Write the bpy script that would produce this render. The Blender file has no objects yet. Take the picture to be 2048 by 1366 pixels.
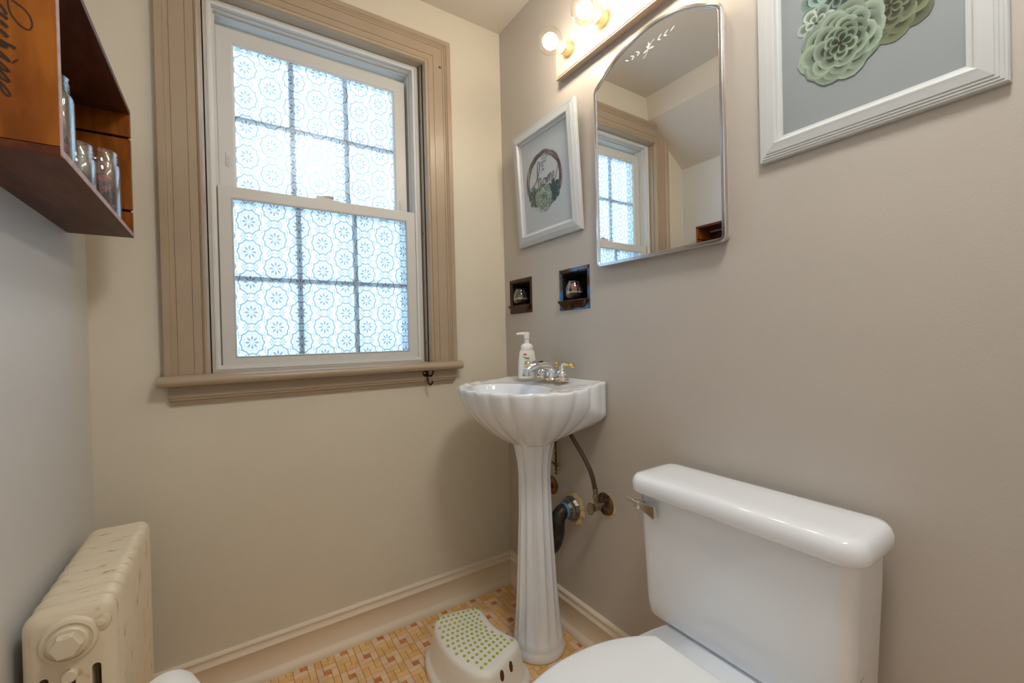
import bpy, bmesh, math, random
from mathutils import Vector, Matrix
from mathutils.geometry import tessellate_polygon
from mathutils.bvhtree import BVHTree
random.seed(7)
PI = math.pi
sc = bpy.context.scene
COL = sc.collection

# ------------------------------------------------------------------ camera
def cam_setup():
    yaw, pit, rol = math.radians(33.42), math.radians(-.51), math.radians(-1.35)
    f = Vector((math.sin(yaw)*math.cos(pit), math.cos(yaw)*math.cos(pit), math.sin(pit)))
    r = Vector((math.cos(yaw), -math.sin(yaw), 0)); u = r.cross(f)
    c, s = math.cos(rol), math.sin(rol)
    r2 = c*r + s*u; u2 = -s*r + c*u
    cd = bpy.data.cameras.new('camera'); co = bpy.data.objects.new('camera', cd); COL.objects.link(co)
    m = Matrix((r2, u2, -f)).transposed().to_4x4(); m.translation = Vector((-1.02, -1.592, 1.067))
    co.matrix_world = m
    cd.sensor_width = 36; cd.lens = 862/2048*36; cd.clip_start = .01
    sc.camera = co
cam_setup()

# ------------------------------------------------------------------ world, exposure, large lights
W = bpy.data.worlds.new('daylight'); sc.world = W; W.use_nodes = True
bg = W.node_tree.nodes['Background']; bg.inputs[0].default_value = (.50, .745, 1.0, 1); bg.inputs[1].default_value = 2.9
sc.view_settings.view_transform = 'Standard'; sc.view_settings.look = 'None'
sc.view_settings.exposure = 0.30; sc.view_settings.gamma = 1.0; sc.view_settings.use_curve_mapping = False
sc.cycles.use_denoising = True
sc.cycles.max_bounces = 10; sc.cycles.diffuse_bounces = 6; sc.cycles.transparent_max_bounces = 24
sc.cycles.transmission_bounces = 10; sc.cycles.sample_clamp_indirect = 6; sc.cycles.caustics_reflective = False
def area(name, loc, rot, sx, sy, power, color, portal=False):
    l = bpy.data.lights.new(name, 'AREA'); l.shape = 'RECTANGLE'; l.size = sx; l.size_y = sy; l.energy = power; l.color = color
    if portal: l.cycles.is_portal = True
    o = bpy.data.objects.new(name, l); COL.objects.link(o); o.location = loc; o.rotation_euler = rot
    return o
area('window_daylight_portal', (-.71, .20, 1.55), (-PI/2, 0, 0), .72, 1.16, 1, (1, 1, 1), portal=True)

# ------------------------------------------------------------------ materials
def rgb(h):
    """sRGB 0-255 triple to linear"""
    return tuple(((c/255)/12.92 if c/255 <= .04045 else ((c/255+.055)/1.055)**2.4) for c in h) + (1,)
def mat(name, col, rough=.5, metal=0., spec=.5, coat=0., bump=None, vary=None, trans=0., ior=1.45, emis=None, sss=0.):
    m = bpy.data.materials.new(name); m.use_nodes = True
    nt = m.node_tree; p = nt.nodes['Principled BSDF']
    c = col if len(col) == 4 else tuple(col)+(1,)
    p.inputs['Base Color'].default_value = c; p.inputs['Roughness'].default_value = rough
    p.inputs['Metallic'].default_value = metal; p.inputs['Specular IOR Level'].default_value = spec
    p.inputs['Coat Weight'].default_value = coat; p.inputs['Coat Roughness'].default_value = .05
    p.inputs['Transmission Weight'].default_value = trans; p.inputs['IOR'].default_value = ior
    p.inputs['Subsurface Weight'].default_value = sss
    if emis: p.inputs['Emission Color'].default_value = emis[0]; p.inputs['Emission Strength'].default_value = emis[1]
    tc = nt.nodes.new('ShaderNodeTexCoord')
    if vary:   # (scale, colour2, low, high)
        n = nt.nodes.new('ShaderNodeTexNoise'); n.inputs['Scale'].default_value = vary[0]; n.inputs['Detail'].default_value = 6
        rp = nt.nodes.new('ShaderNodeValToRGB'); rp.color_ramp.elements[0].position = vary[2]; rp.color_ramp.elements[1].position = vary[3]
        rp.color_ramp.elements[0].color = c; v = vary[1]; rp.color_ramp.elements[1].color = v if len(v) == 4 else tuple(v)+(1,)
        nt.links.new(tc.outputs['Object'], n.inputs['Vector']); nt.links.new(n.outputs['Fac'], rp.inputs['Fac'])
        nt.links.new(rp.outputs['Color'], p.inputs['Base Color'])
    if bump:   # list of (scale, strength)
        prev = None
        for s, k in bump:
            n = nt.nodes.new('ShaderNodeTexNoise'); n.inputs['Scale'].default_value = s; n.inputs['Detail'].default_value = 4
            b = nt.nodes.new('ShaderNodeBump'); b.inputs['Strength'].default_value = k; b.inputs['Distance'].default_value = .002
            nt.links.new(tc.outputs['Object'], n.inputs['Vector']); nt.links.new(n.outputs['Fac'], b.inputs['Height'])
            if prev: nt.links.new(prev.outputs['Normal'], b.inputs['Normal'])
            prev = b
        nt.links.new(prev.outputs['Normal'], p.inputs['Normal'])
    return m

M = {}
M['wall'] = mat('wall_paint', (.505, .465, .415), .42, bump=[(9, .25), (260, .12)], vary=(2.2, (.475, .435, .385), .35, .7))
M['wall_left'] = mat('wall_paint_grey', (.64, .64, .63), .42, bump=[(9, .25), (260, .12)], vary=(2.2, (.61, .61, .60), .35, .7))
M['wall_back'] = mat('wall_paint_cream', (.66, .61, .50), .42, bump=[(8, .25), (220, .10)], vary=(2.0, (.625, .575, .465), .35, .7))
M['ceiling'] = mat('ceiling_paint', (.64, .60, .54), .6, bump=[(7, .2), (240, .08)])
M['casing'] = mat('taupe_trim_paint', (.385, .300, .212), .32, bump=[(14, .25), (90, .06)], vary=(5, (.35, .27, .185), .4, .75))
M['base'] = mat('cream_trim_paint', (.76, .68, .55), .28, bump=[(12, .25), (80, .05)])
M['vinyl'] = mat('white_vinyl', (.60, .60, .575), .35, bump=[(25, .05)])
M['porcelain'] = mat('white_porcelain', (.79, .83, .88), .09, coat=.5)
M['plastic'] = mat('white_plastic', (.80, .79, .74), .33)
M['binwhite'] = mat('white_bin_plastic', (.84, .84, .83), .4)
M['seat'] = mat('white_seat_enamel', (.81, .84, .87), .3)
M['chrome'] = mat('chrome', (.80, .81, .83), .07, 1.)
M['brass'] = mat('polished_brass', (.80, .58, .25), .12, 1.)
M['brass_old'] = mat('aged_brass_socket', (.80, .66, .36), .28, .75, vary=(60, (.50, .32, .12), .52, .75))
M['rusty'] = mat('tarnished_metal', (.17, .12, .08), .35, .85, vary=(70, (.10, .035, .015), .45, .62), bump=[(150, .2)])
M['nickel'] = mat('dull_nickel', (.33, .28, .20), .3, .9, vary=(80, (.25, .18, .11), .45, .7))
M['iron'] = mat('dark_iron_pipe', (.035, .018, .012), .35, .3, vary=(40, (.03, .045, .035), .5, .6), bump=[(90, .3)])
M['zinc'] = mat('grey_zinc_nut', (.22, .20, .20), .35, .8, vary=(60, (.12, .07, .05), .5, .7))
M['bluetape'] = mat('blue_sealing_tape', (.07, .22, .38), .5)
M['plaster'] = mat('crumbling_plaster', (.66, .52, .30), .9, bump=[(200, .8)], vary=(60, (.45, .32, .16), .45, .7))
M['hook'] = mat('oil_rubbed_bronze', (.05, .022, .016), .25, .8)
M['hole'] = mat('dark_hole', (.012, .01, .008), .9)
M['caulk'] = mat('old_caulk_line', (.33, .24, .15), .8)
M['black'] = mat('shadow_gap_black', (.01, .008, .007), .8)
M['ceramic'] = mat('dark_brown_glaze', (.035, .010, .003), .09, spec=.35, coat=.15, vary=(14, (.085, .024, .006), .45, .65))
M['ceramic_reflection'] = mat('brown_glaze_painted_reflection', (.035, .010, .004), .06, coat=.5, vary=(13, (.015, .13, .33), .46, .54))  # blue patches paint the window's reflection into the brown glaze
M['pebble'] = mat('honey_pebbles', (.80, .55, .24), .5, vary=(160, (.82, .72, .55), .45, .6))
M['soil'] = mat('dark_soil', (.05, .022, .014), .85, bump=[(260, .7)])
M['plant_red'] = mat('pink_succulent_leaf', (.55, .10, .10), .45, vary=(90, (.50, .25, .10), .42, .62))
M['plant_green'] = mat('olive_succulent_leaf', (.20, .22, .03), .5, vary=(90, (.30, .27, .06), .42, .62))
M['frame'] = mat('white_picture_frame', (.53, .55, .55), .38, vary=(160, (.56, .54, .50), .68, .74), bump=[(40, .06)])
M['paper'] = mat('print_paper', (.27, .305, .315), .30, coat=.15)
M['paper2'] = mat('print_paper_small', (.44, .475, .49), .35)
M['mirror'] = mat('silvered_mirror', (.90, .91, .90), .0, 1.)
M['etched'] = mat('etched_glass', (.80, .80, .74), .6)
M['steel'] = mat('brushed_steel_rim', (.62, .61, .62), .17, 1.)
M['red'] = mat('red_label_print', (.60, .05, .03), .5)
M['peach'] = mat('peach_label_print', (.85, .28, .17), .5)
M['navy'] = mat('navy_label_print', (.03, .04, .10), .5)
M['teal'] = mat('pale_teal_label_print', (.50, .64, .70), .5)
M['green'] = mat('lime_rubber_dot', (.42, .50, .045), .5)
M['stoolwhite'] = mat('ivory_stool_plastic', (.86, .85, .80), .33)
M['ink'] = mat('brown_ink', (.09, .045, .035), .6)
M['greyink'] = mat('grey_ink', (.17, .17, .17), .6)
M['twig'] = mat('twig_ink', (.13, .085, .075), .6)
M['potdark'] = mat('dried_petals_dark', (.05, .012, .014), .7)
M['potmag'] = mat('dried_petals_magenta', (.42, .03, .12), .6)
M['potred'] = mat('dried_petals_coral', (.75, .10, .06), .6)
M['pottan'] = mat('dried_husks_tan', (.42, .22, .08), .7)
M['screen'] = None

def radiator_mat():
    m = mat('chipped_radiator_enamel', (.66, .57, .40), .34, bump=[(60, .15)])
    nt = m.node_tree; p = nt.nodes['Principled BSDF']; tc = nt.nodes.new('ShaderNodeTexCoord')
    mp = nt.nodes.new('ShaderNodeMapping'); mp.inputs['Scale'].default_value = (.60, 3.9, .40)
    n = nt.nodes.new('ShaderNodeTexNoise'); n.inputs['Scale'].default_value = 38; n.inputs['Detail'].default_value = 5
    r = nt.nodes.new('ShaderNodeValToRGB'); e = r.color_ramp.elements
    e[0].position = .62; e[0].color = (.68, .60, .45, 1); e[1].position = .70; e[1].color = (.46, .27, .10, 1)
    e2 = e.new(.77); e2.color = (.10, .035, .015, 1)
    oi = nt.nodes.new('ShaderNodeObjectInfo'); cb = nt.nodes.new('ShaderNodeCombineXYZ'); ad = nt.nodes.new('ShaderNodeVectorMath'); ml = nt.nodes.new('ShaderNodeMath'); ml.operation = 'MULTIPLY'; ml.inputs[1].default_value = 37.
    nt.links.new(oi.outputs['Location'], ad.inputs[0]); nt.links.new(tc.outputs['Object'], ad.inputs[1])
    nt.links.new(ad.outputs[0], mp.inputs[0]); nt.links.new(mp.outputs[0], n.inputs['Vector'])
    nt.links.new(n.outputs['Fac'], r.inputs[0]); nt.links.new(r.outputs[0], p.inputs['Base Color'])
    return m
M['radiator'] = radiator_mat()

def wood_mat(name, c1, c2, c3, axis='y', scale=1.):
    m = mat(name, c1, .42, spec=.22)
    nt = m.node_tree; p = nt.nodes['Principled BSDF']; tc = nt.nodes.new('ShaderNodeTexCoord')
    mp = nt.nodes.new('ShaderNodeMapping')
    s = {'y': (9, 1.6, 9), 'z': (9, 9, 1.8), 'x': (2, 12, 12)}[axis]; mp.inputs['Scale'].default_value = tuple(v*scale for v in s)
    n = nt.nodes.new('ShaderNodeTexNoise'); n.inputs['Scale'].default_value = 4; n.inputs['Detail'].default_value = 9; n.inputs['Distortion'].default_value = 1.2
    n2 = nt.nodes.new('ShaderNodeTexNoise'); n2.inputs['Scale'].default_value = 1.1; n2.inputs['Detail'].default_value = 3
    mx = nt.nodes.new('ShaderNodeMath'); mx.operation = 'MULTIPLY_ADD'; mx.inputs[1].default_value = .5
    ml = nt.nodes.new('ShaderNodeMath'); ml.operation = 'MULTIPLY'; ml.inputs[1].default_value = .5
    r = nt.nodes.new('ShaderNodeValToRGB'); e = r.color_ramp.elements
    e[0].position = .33; e[0].color = c2+(1,); e[1].position = .68; e[1].color = c3+(1,); q = e.new(.5); q.color = c1+(1,)
    nt.links.new(tc.outputs['Object'], mp.inputs[0]); nt.links.new(mp.outputs[0], n.inputs['Vector']); nt.links.new(mp.outputs[0], n2.inputs['Vector'])
    nt.links.new(n2.outputs['Fac'], ml.inputs[0]); nt.links.new(n.outputs['Fac'], mx.inputs[0]); nt.links.new(ml.outputs[0], mx.inputs[2])
    nt.links.new(mx.outputs[0], r.inputs[0]); nt.links.new(r.outputs[0], p.inputs['Base Color'])
    b = nt.nodes.new('ShaderNodeBump'); b.inputs['Strength'].default_value = .15; b.inputs['Distance'].default_value = .001
    nt.links.new(n.outputs['Fac'], b.inputs['Height']); nt.links.new(b.outputs[0], p.inputs['Normal'])
    return m
M['wood_end'] = wood_mat('stained_pine_orange', (.210, .058, .0045), (.110, .027, .003), (.33, .105, .009), 'z', 1.)
M['wood_dark'] = wood_mat('stained_pine_dark', (.085, .022, .008), (.035, .008, .004), (.150, .044, .015), 'y')
M['wood_cut'] = mat('pale_board_edge', (.42, .28, .23), .5, vary=(50, (.30, .15, .10), .45, .7))
M['engraved'] = mat('burnt_engraving', (.030, .010, .004), .6)

def glass_mat(name, tint=(1, 1, 1, 1), fac=.12, rough=.02):
    """thin clear glass: see-through with fresnel reflections"""
    m = bpy.data.materials.new(name); m.use_nodes = True; nt = m.node_tree
    nt.nodes.remove(nt.nodes['Principled BSDF']); out = nt.nodes['Material Output']
    t = nt.nodes.new('ShaderNodeBsdfTransparent'); t.inputs[0].default_value = tint
    g = nt.nodes.new('ShaderNodeBsdfGlossy'); g.inputs['Roughness'].default_value = rough
    lw = nt.nodes.new('ShaderNodeLayerWeight'); lw.inputs['Blend'].default_value = .35
    ma = nt.nodes.new('ShaderNodeMath'); ma.operation = 'MULTIPLY_ADD'; ma.inputs[1].default_value = .55; ma.inputs[2].default_value = fac*.4
    mx = nt.nodes.new('ShaderNodeMixShader')
    nt.links.new(lw.outputs['Facing'], ma.inputs[0]); nt.links.new(ma.outputs[0], mx.inputs[0])
    nt.links.new(t.outputs[0], mx.inputs[1]); nt.links.new(g.outputs[0], mx.inputs[2]); nt.links.new(mx.outputs[0], out.inputs[0])
    return m
M['glass'] = glass_mat('clear_glass', (.93, .95, .95, 1))
M['bulbglass'] = glass_mat('clear_bulb_glass', (.99, .97, .93, 1), .04)
M['bulbcore'] = mat('glowing_filament', (1, 1, 1), .5, emis=((1, .87, .70, 1), 72.))
M['dome'] = mat('added_fill_lamp_glass', (1, 1, 1), .5, emis=((1, .975, .94, 1), 37.))  # glow of the added ceiling fill lamp
def screen_mat():
    m = bpy.data.materials.new('insect_screen_mesh'); m.use_nodes = True; nt = m.node_tree
    p = nt.nodes['Principled BSDF']; p.inputs['Base Color'].default_value = (.10, .12, .14, 1); p.inputs['Roughness'].default_value = .6
    t = nt.nodes.new('ShaderNodeBsdfTransparent'); mx = nt.nodes.new('ShaderNodeMixShader'); mx.inputs[0].default_value = .20
    out = nt.nodes['Material Output']
    nt.links.new(t.outputs[0], mx.inputs[1]); nt.links.new(p.outputs[0], mx.inputs[2]); nt.links.new(mx.outputs[0], out.inputs[0])
    return m
M['screen'] = screen_mat()

# small expression helper for math nodes
class E:
    nt = None
    def __init__(s, v): s.v = v
    @staticmethod
    def op(o, *a):
        n = E.nt.nodes.new('ShaderNodeMath'); n.operation = o
        for i, x in enumerate(a):
            if isinstance(x, E): E.nt.links.new(x.v, n.inputs[i])
            else: n.inputs[i].default_value = x
        return E(n.outputs[0])
    def __add__(s, o): return E.op('ADD', s, o)
    def __sub__(s, o): return E.op('SUBTRACT', s, o)
    def __rsub__(s, o): return E.op('SUBTRACT', o, s)
    def __mul__(s, o): return E.op('MULTIPLY', s, o)
    def __truediv__(s, o): return E.op('DIVIDE', s, o)
def eabs(a): return E.op('ABSOLUTE', a)
def lt(a, b): return E.op('LESS_THAN', a, b)
def gt(a, b): return E.op('GREATER_THAN', a, b)
def emax(a, b): return E.op('MAXIMUM', a, b)
def emin(a, b): return E.op('MINIMUM', a, b)
def fmod(a, b): return E.op('FLOORED_MODULO', a, b)

def lace_film(name, x0, z0, tr_open, tr_line):
    """frosted privacy film printed with a lace of scalloped medallions on a staggered lattice"""
    PX, PZ = .0735, .0980
    m = bpy.data.materials.new(name); m.use_nodes = True; nt = m.node_tree; E.nt = nt
    nt.nodes.remove(nt.nodes['Principled BSDF']); out = nt.nodes['Material Output']
    tc = nt.nodes.new('ShaderNodeTexCoord'); sp = nt.nodes.new('ShaderNodeSeparateXYZ'); nt.links.new(tc.outputs['Object'], sp.inputs[0])
    X, Z = E(sp.outputs[0]) - x0, E(sp.outputs[2]) - z0
    def cell(ox, oz, px, pz):
        return fmod(X + (ox + px/2), px) - px/2, fmod(Z + (oz + pz/2), pz) - pz/2
    def polar(u, v, sx=.875):
        u = u / sx; r = E.op('SQRT', u*u + v*v); return r, E.op('ARCTAN2', v, u)
    u1, v1 = cell(0, 0, 2*PX, PZ); u2, v2 = cell(PX, PZ/2, 2*PX, PZ)
    r1, a1 = polar(u1, v1); r2, a2 = polar(u2, v2)
    sel = lt(r1, r2); r = emin(r1, r2); a = sel*a1 + (1-sel)*a2
    R = .0385
    lobe = E.op('COSINE', a*10.)
    sc_r = eabs(E.op('COSINE', a*5.))*.0042 + (R-.0036)
    line = lt(eabs(r - sc_r), .0025)                                    # scalloped outline
    line = emax(line, lt(eabs(r - .0262), .0008))                       # inner circle
    line = emax(line, lt(eabs(r - .0052), .0008))                        # centre ring
    s8 = fmod(a + PI/8, PI/4) - PI/8                                     # eight petals
    t = (r - .0152)/.0078; wdt = (r*s8)/.0040
    line = emax(line, lt(eabs(t) + wdt*wdt, 1.))
    for nn, rr, ra in ((30, .0308, .0011), (10, .0345, .0010)):
        s = fmod(a + PI/nn, 2*PI/nn) - PI/nn
        dr = r - rr; ds = r*s
        line = emax(line, lt(dr*dr + ds*ds, ra*ra))
    outside = gt(r, sc_r + .0014)
    # filler between the medallions: small rings with petals round them
    fl = None
    for (cu, cv) in ((PX*.80, PZ*.5), (-PX*.80, PZ*.5), (PX*.20, 0.), (-PX*.20, 0.)):
        if cv == 0.: uu, vv = cell(PX+cu, 0, 2*PX, PZ)
        else: uu, vv = cell(cu + PX + PX*0, cv, 2*PX, PZ)
        rr, aa = polar(uu, vv)
        f = lt(eabs(rr - .0031), .0010)
        s6 = fmod(aa + PI/6, PI/3) - PI/6
        tt = (rr - .0092)/.0040; ww = (rr*s6)/.0021
        f = emax(f, lt(eabs(tt) + ww*ww, 1.))
        s6b = fmod(aa, PI/3) - PI/6; dd = rr - .0085; de = rr*s6b
        f = emax(f, lt(dd*dd + de*de, .0012**2))
        fl = f if fl is None else emax(fl, f)
    u3, v3 = cell(PX/2, PZ/4, PX, PZ/2); r3, a3 = polar(u3, v3)
    s4 = fmod(a3 + PI/4, PI/2) - PI/4
    fl = emax(fl, lt(eabs(r3 - .0024), .0009)); t4 = (r3 - .0078)/.0034; w4 = (r3*s4)/.0019
    fl = emax(fl, lt(eabs(t4) + w4*w4, 1.))
    line = emax(line, fl*outside)
    trs = nt.nodes.new('ShaderNodeBsdfTransparent'); tl = nt.nodes.new('ShaderNodeBsdfTranslucent'); gl = nt.nodes.new('ShaderNodeBsdfGlossy')
    gl.inputs['Roughness'].default_value = .25; gl.inputs[0].default_value = (.8, .85, .9, 1)
    cm = nt.nodes.new('ShaderNodeMix'); cm.data_type = 'RGBA'; nt.links.new(line.v, cm.inputs[0])
    cm.inputs[6].default_value = tr_open + (1,); cm.inputs[7].default_value = tr_line + (1,)
    nt.links.new(cm.outputs[2], trs.inputs[0])
    c2 = nt.nodes.new('ShaderNodeMix'); c2.data_type = 'RGBA'; nt.links.new(line.v, c2.inputs[0])
    c2.inputs[6].default_value = (.80, .86, .90, 1); c2.inputs[7].default_value = (.36, .38, .40, 1); nt.links.new(c2.outputs[2], tl.inputs[0])
    m1 = nt.nodes.new('ShaderNodeMixShader'); m1.inputs[0].default_value = .42
    nt.links.new(trs.outputs[0], m1.inputs[1]); nt.links.new(tl.outputs[0], m1.inputs[2])
    m2 = nt.nodes.new('ShaderNodeMixShader'); m2.inputs[0].default_value = .04
    nt.links.new(m1.outputs[0], m2.inputs[1]); nt.links.new(gl.outputs[0], m2.inputs[2]); nt.links.new(m2.outputs[0], out.inputs[0])
    return m
M['film_up'] = lace_film('lace_privacy_film_upper', -.951, 1.982, (.80, .80, .80), (.24, .25, .26))
M['film_low'] = lace_film('lace_privacy_film_lower', -.953, 1.169, (.78, .80, .80), (.24, .25, .27))

def vcol_mat(name, rough=.4):
    m = bpy.data.materials.new(name); m.use_nodes = True; nt = m.node_tree; p = nt.nodes['Principled BSDF']; p.inputs['Roughness'].default_value = rough
    a = nt.nodes.new('ShaderNodeVertexColor'); a.layer_name = 'print'; nt.links.new(a.outputs[0], p.inputs['Base Color'])
    return m
M['print'] = vcol_mat('printed_illustration')

# ------------------------------------------------------------------ mesh helpers
def link(name, bm, material, parent=None, smooth=True, bevel=0, seg=2, angle=35):
    bmesh.ops.recalc_face_normals(bm, faces=bm.faces)
    me = bpy.data.meshes.new(name); bm.to_mesh(me); bm.free()
    o = bpy.data.objects.new(name, me); COL.objects.link(o)
    for mm in (material if isinstance(material, (list, tuple)) else [material]): me.materials.append(mm)
    if parent: o.parent = parent
    if smooth:
        for p in me.polygons: p.use_smooth = True
        bm2 = bmesh.new(); bm2.from_mesh(me); ca = math.radians(angle)
        for e in bm2.edges:
            if len(e.link_faces) == 2 and e.calc_face_angle(0) > ca: e.smooth = False
        bm2.to_mesh(me); bm2.free()
    if bevel:
        b = o.modifiers.new('bevel', 'BEVEL'); b.width = bevel; b.segments = seg; b.limit_method = 'ANGLE'; b.angle_limit = math.radians(40)
        b.harden_normals = False
    return o
def empty(name, loc=(0, 0, 0)):
    o = bpy.data.objects.new(name, None); COL.objects.link(o); o.location = loc; o.empty_display_size = .05
    return o
def tag(o, label, cat, group=None):
    o['label'] = label; o['category'] = cat
    if group: o['group'] = group
    return o
def thing(name, label, cat, loc=(0, 0, 0), group=None): return tag(empty(name, loc), label, cat, group)
def struct(o): o['kind'] = 'structure'; return o
def box(bm, x0, x1, y0, y1, z0, z1, mi=0):
    vs = [bm.verts.new(p) for p in ((x0, y0, z0), (x1, y0, z0), (x1, y1, z0), (x0, y1, z0), (x0, y0, z1), (x1, y0, z1), (x1, y1, z1), (x0, y1, z1))]
    for q in ((0, 3, 2, 1), (4, 5, 6, 7), (0, 1, 5, 4), (1, 2, 6, 5), (2, 3, 7, 6), (3, 0, 4, 7)):
        f = bm.faces.new([vs[i] for i in q]); f.material_index = mi
    return vs
def loft(bm, rings, cap0=True, cap1=True, closed=True, mi=0):
    R = [[bm.verts.new(p) for p in r] for r in rings]; n = len(R[0])
    for a, b in zip(R, R[1:]):
        for i in range(n if closed else n-1):
            j = (i+1) % n
            f = bm.faces.new((a[i], a[j], b[j], b[i])); f.material_index = mi
    if cap0: bm.faces.new(R[0][::-1]).material_index = mi
    if cap1: bm.faces.new(R[-1]).material_index = mi
    return R
def basis(ax):
    ax = Vector(ax).normalized(); t = Vector((0, 0, 1)) if abs(ax.z) < .9 else Vector((1, 0, 0))
    u = ax.cross(t).normalized(); v = ax.cross(u); return ax, u, v
def lathe(bm, origin, axis, prof, seg=32, cap0=True, cap1=True, fn=None):
    ax, u, v = basis(axis); o = Vector(origin); rings = []
    for (r, h) in prof:
        ring = []
        for k in range(seg):
            a = 2*PI*k/seg; rr = r*(fn(a, h) if fn else 1)
            ring.append(o + ax*h + u*math.cos(a)*rr + v*math.sin(a)*rr)
        rings.append(ring)
    return loft(bm, rings, cap0, cap1)
def tube(bm, pts, rad, seg=12, caps=True):
    pts = [Vector(p) for p in pts]; n = len(pts); rings = []
    rads = rad if isinstance(rad, (list, tuple)) else [rad]*n
    d0 = (pts[1]-pts[0]).normalized(); _, u, v = basis(d0)
    for i, p in enumerate(pts):
        d = (pts[min(i+1, n-1)]-pts[max(i-1, 0)]).normalized()
        u = (u - d*u.dot(d)).normalized(); v = d.cross(u)
        rings.append([p + (u*math.cos(2*PI*k/seg)+v*math.sin(2*PI*k/seg))*rads[i] for k in range(seg)])
    return loft(bm, rings, caps, caps)
def smooth_path(pts, n=8):
    P = [Vector(p) for p in pts]; out = []
    for i in range(len(P)-1):
        p0, p1, p2, p3 = P[max(i-1, 0)], P[i], P[i+1], P[min(i+2, len(P)-1)]
        for k in range(n):
            t = k/n
            out.append(.5*((2*p1)+(-p0+p2)*t+(2*p0-5*p1+4*p2-p3)*t*t+(-p0+3*p1-3*p2+p3)*t**3))
    out.append(P[-1]); return out
def rrect(cx, cy, hx, hy, r, n=6):
    """rounded rectangle outline, counter-clockwise"""
    r = min(r, hx, hy); out = []
    for qx, qy, a0 in ((1, 1, 0), (-1, 1, PI/2), (-1, -1, PI), (1, -1, 3*PI/2)):
        for k in range(n+1):
            a = a0 + PI/2*k/n; out.append((cx+qx*(hx-r)+r*math.cos(a), cy+qy*(hy-r)+r*math.sin(a)))
    return out
def mapR(s, z, d): return Vector((-d, -s, z))       # on the right wall: s = distance from the corner
def mapB(x, z, d): return Vector((x, -d, z))        # on the back wall
def rect_frame(bm, a0, a1, b0, b1, prof, mp, u=False):
    """mitred moulding round a rectangle; prof = (offset inwards, height); u=True leaves the bottom side out"""
    rings = []
    for (o, h) in prof:
        if u: rings.append([mp(a0+o, b0, h), mp(a0+o, b1-o, h), mp(a1-o, b1-o, h), mp(a1-o, b0, h)])
        else: rings.append([mp(a0+o, b0+o, h), mp(a0+o, b1-o, h), mp(a1-o, b1-o, h), mp(a1-o, b0+o, h)])
    R = loft(bm, rings, False, False, closed=not u)
    if u:
        for i in (0, 3): bm.faces.new([r[i] for r in R])
    return R
def sheet(bm, pts, mi=0):
    f = bm.faces.new([bm.verts.new(p) for p in pts]); f.material_index = mi; return f
def flat_ribbon(bm, pts, w, mp, d, taper=None):
    """flat ink stroke on a wall plane"""
    P = [Vector((p[0], p[1])) for p in pts]; n = len(P); L = []; Rr = []
    for i in range(n):
        t = (P[min(i+1, n-1)]-P[max(i-1, 0)]); t.normalize() if t.length > 0 else None
        nn = Vector((-t.y, t.x)); ww = (w[i] if isinstance(w, list) else w)/2
        L.append(bm.verts.new(mp(*(P[i]+nn*ww), d))); Rr.append(bm.verts.new(mp(*(P[i]-nn*ww), d)))
    for i in range(n-1): bm.faces.new((L[i], L[i+1], Rr[i+1], Rr[i]))
def text_mesh(name, body, size, material, mw, parent, extrude=.0002, shear=0., align='CENTER', space=1.):
    cu = bpy.data.curves.new(name, 'FONT'); cu.body = body; cu.size = size; cu.extrude = extrude; cu.shear = shear; cu.align_x = align; cu.space_character = space
    to = bpy.data.objects.new(name, cu); COL.objects.link(to)
    dg = bpy.context.evaluated_depsgraph_get(); me = bpy.data.meshes.new_from_object(to.evaluated_get(dg)); bpy.data.objects.remove(to)
    me.transform(mw); me.materials.clear(); me.materials.append(material)
    o = bpy.data.objects.new(name, me); COL.objects.link(o); o.parent = parent; return o

XL = -1.331; YF = -2.45; H = 2.389; XS = -1.012; ZS1 = 2.268; ZS2 = 2.049; WT = .16

# ------------------------------------------------------------------ room shell
bm = bmesh.new()   # wall_back with the window opening
for a in ((XL-WT, -1.066, 0, H), (-.359, WT, 0, H), (-1.066, -.359, 0, .975), (-1.066, -.359, 2.15, H)):
    box(bm, a[0], a[1], 0, WT, a[2], a[3])
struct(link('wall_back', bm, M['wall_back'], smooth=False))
N1 = (.042, .200, 1.167, 1.311); N2 = (.371, .529, 1.160, 1.308)
bm = bmesh.new()   # wall_right with two recesses
for s0, s1, zs in ((0, .042, [(0, H)]), (.042, .200, [(0, 1.167), (1.311, H)]), (.200, .371, [(0, H)]), (.371, .529, [(0, 1.160), (1.308, H)]), (.529, -YF, [(0, H)])):
    for z0, z1 in zs: box(bm, 0, WT, -s1, -s0, z0, z1)
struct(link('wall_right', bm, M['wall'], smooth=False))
bm = bmesh.new(); box(bm, XL-WT, XL, YF, 0, 0, ZS2)
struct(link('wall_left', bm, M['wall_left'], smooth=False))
bm = bmesh.new()   # wall_front behind the viewer, with a doorway
for a in ((XL-WT, -1.12, 0, H), (-.34, WT, 0, H), (-1.12, -.34, 2.03, H)): box(bm, a[0], a[1], YF-WT, YF, a[2], a[3])
struct(link('wall_front', bm, M['wall_left'], smooth=False))
bm = bmesh.new(); box(bm, -1.115, -.345, YF-.09, YF-.05, .005, 2.025)      # unseen closed door added to keep world light out of that doorway
for a0, a1 in ((.16, .92), (1.06, 1.90)):
    for b0, b1 in ((-1.02, -.77), (-.69, -.44)): rect_frame(bm, b0, b1, a0, a1, [(0, .0), (.008, .010), (.016, .010), (.028, .0)], lambda x, z, d: Vector((x, YF-.05+d, z)))
dr = struct(link('added_door_1', bm, M['binwhite'], smooth=False))
bm = bmesh.new(); lathe(bm, (-.41, YF-.05, .96), (0, 1, 0), [(.026, 0), (.024, .004), (.009, .008), (.009, .03), (.020, .036), (.027, .048), (.024, .060), (.0, .064)], 28, cap1=False); link('door_knob', bm, M['brass'], dr)
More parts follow.
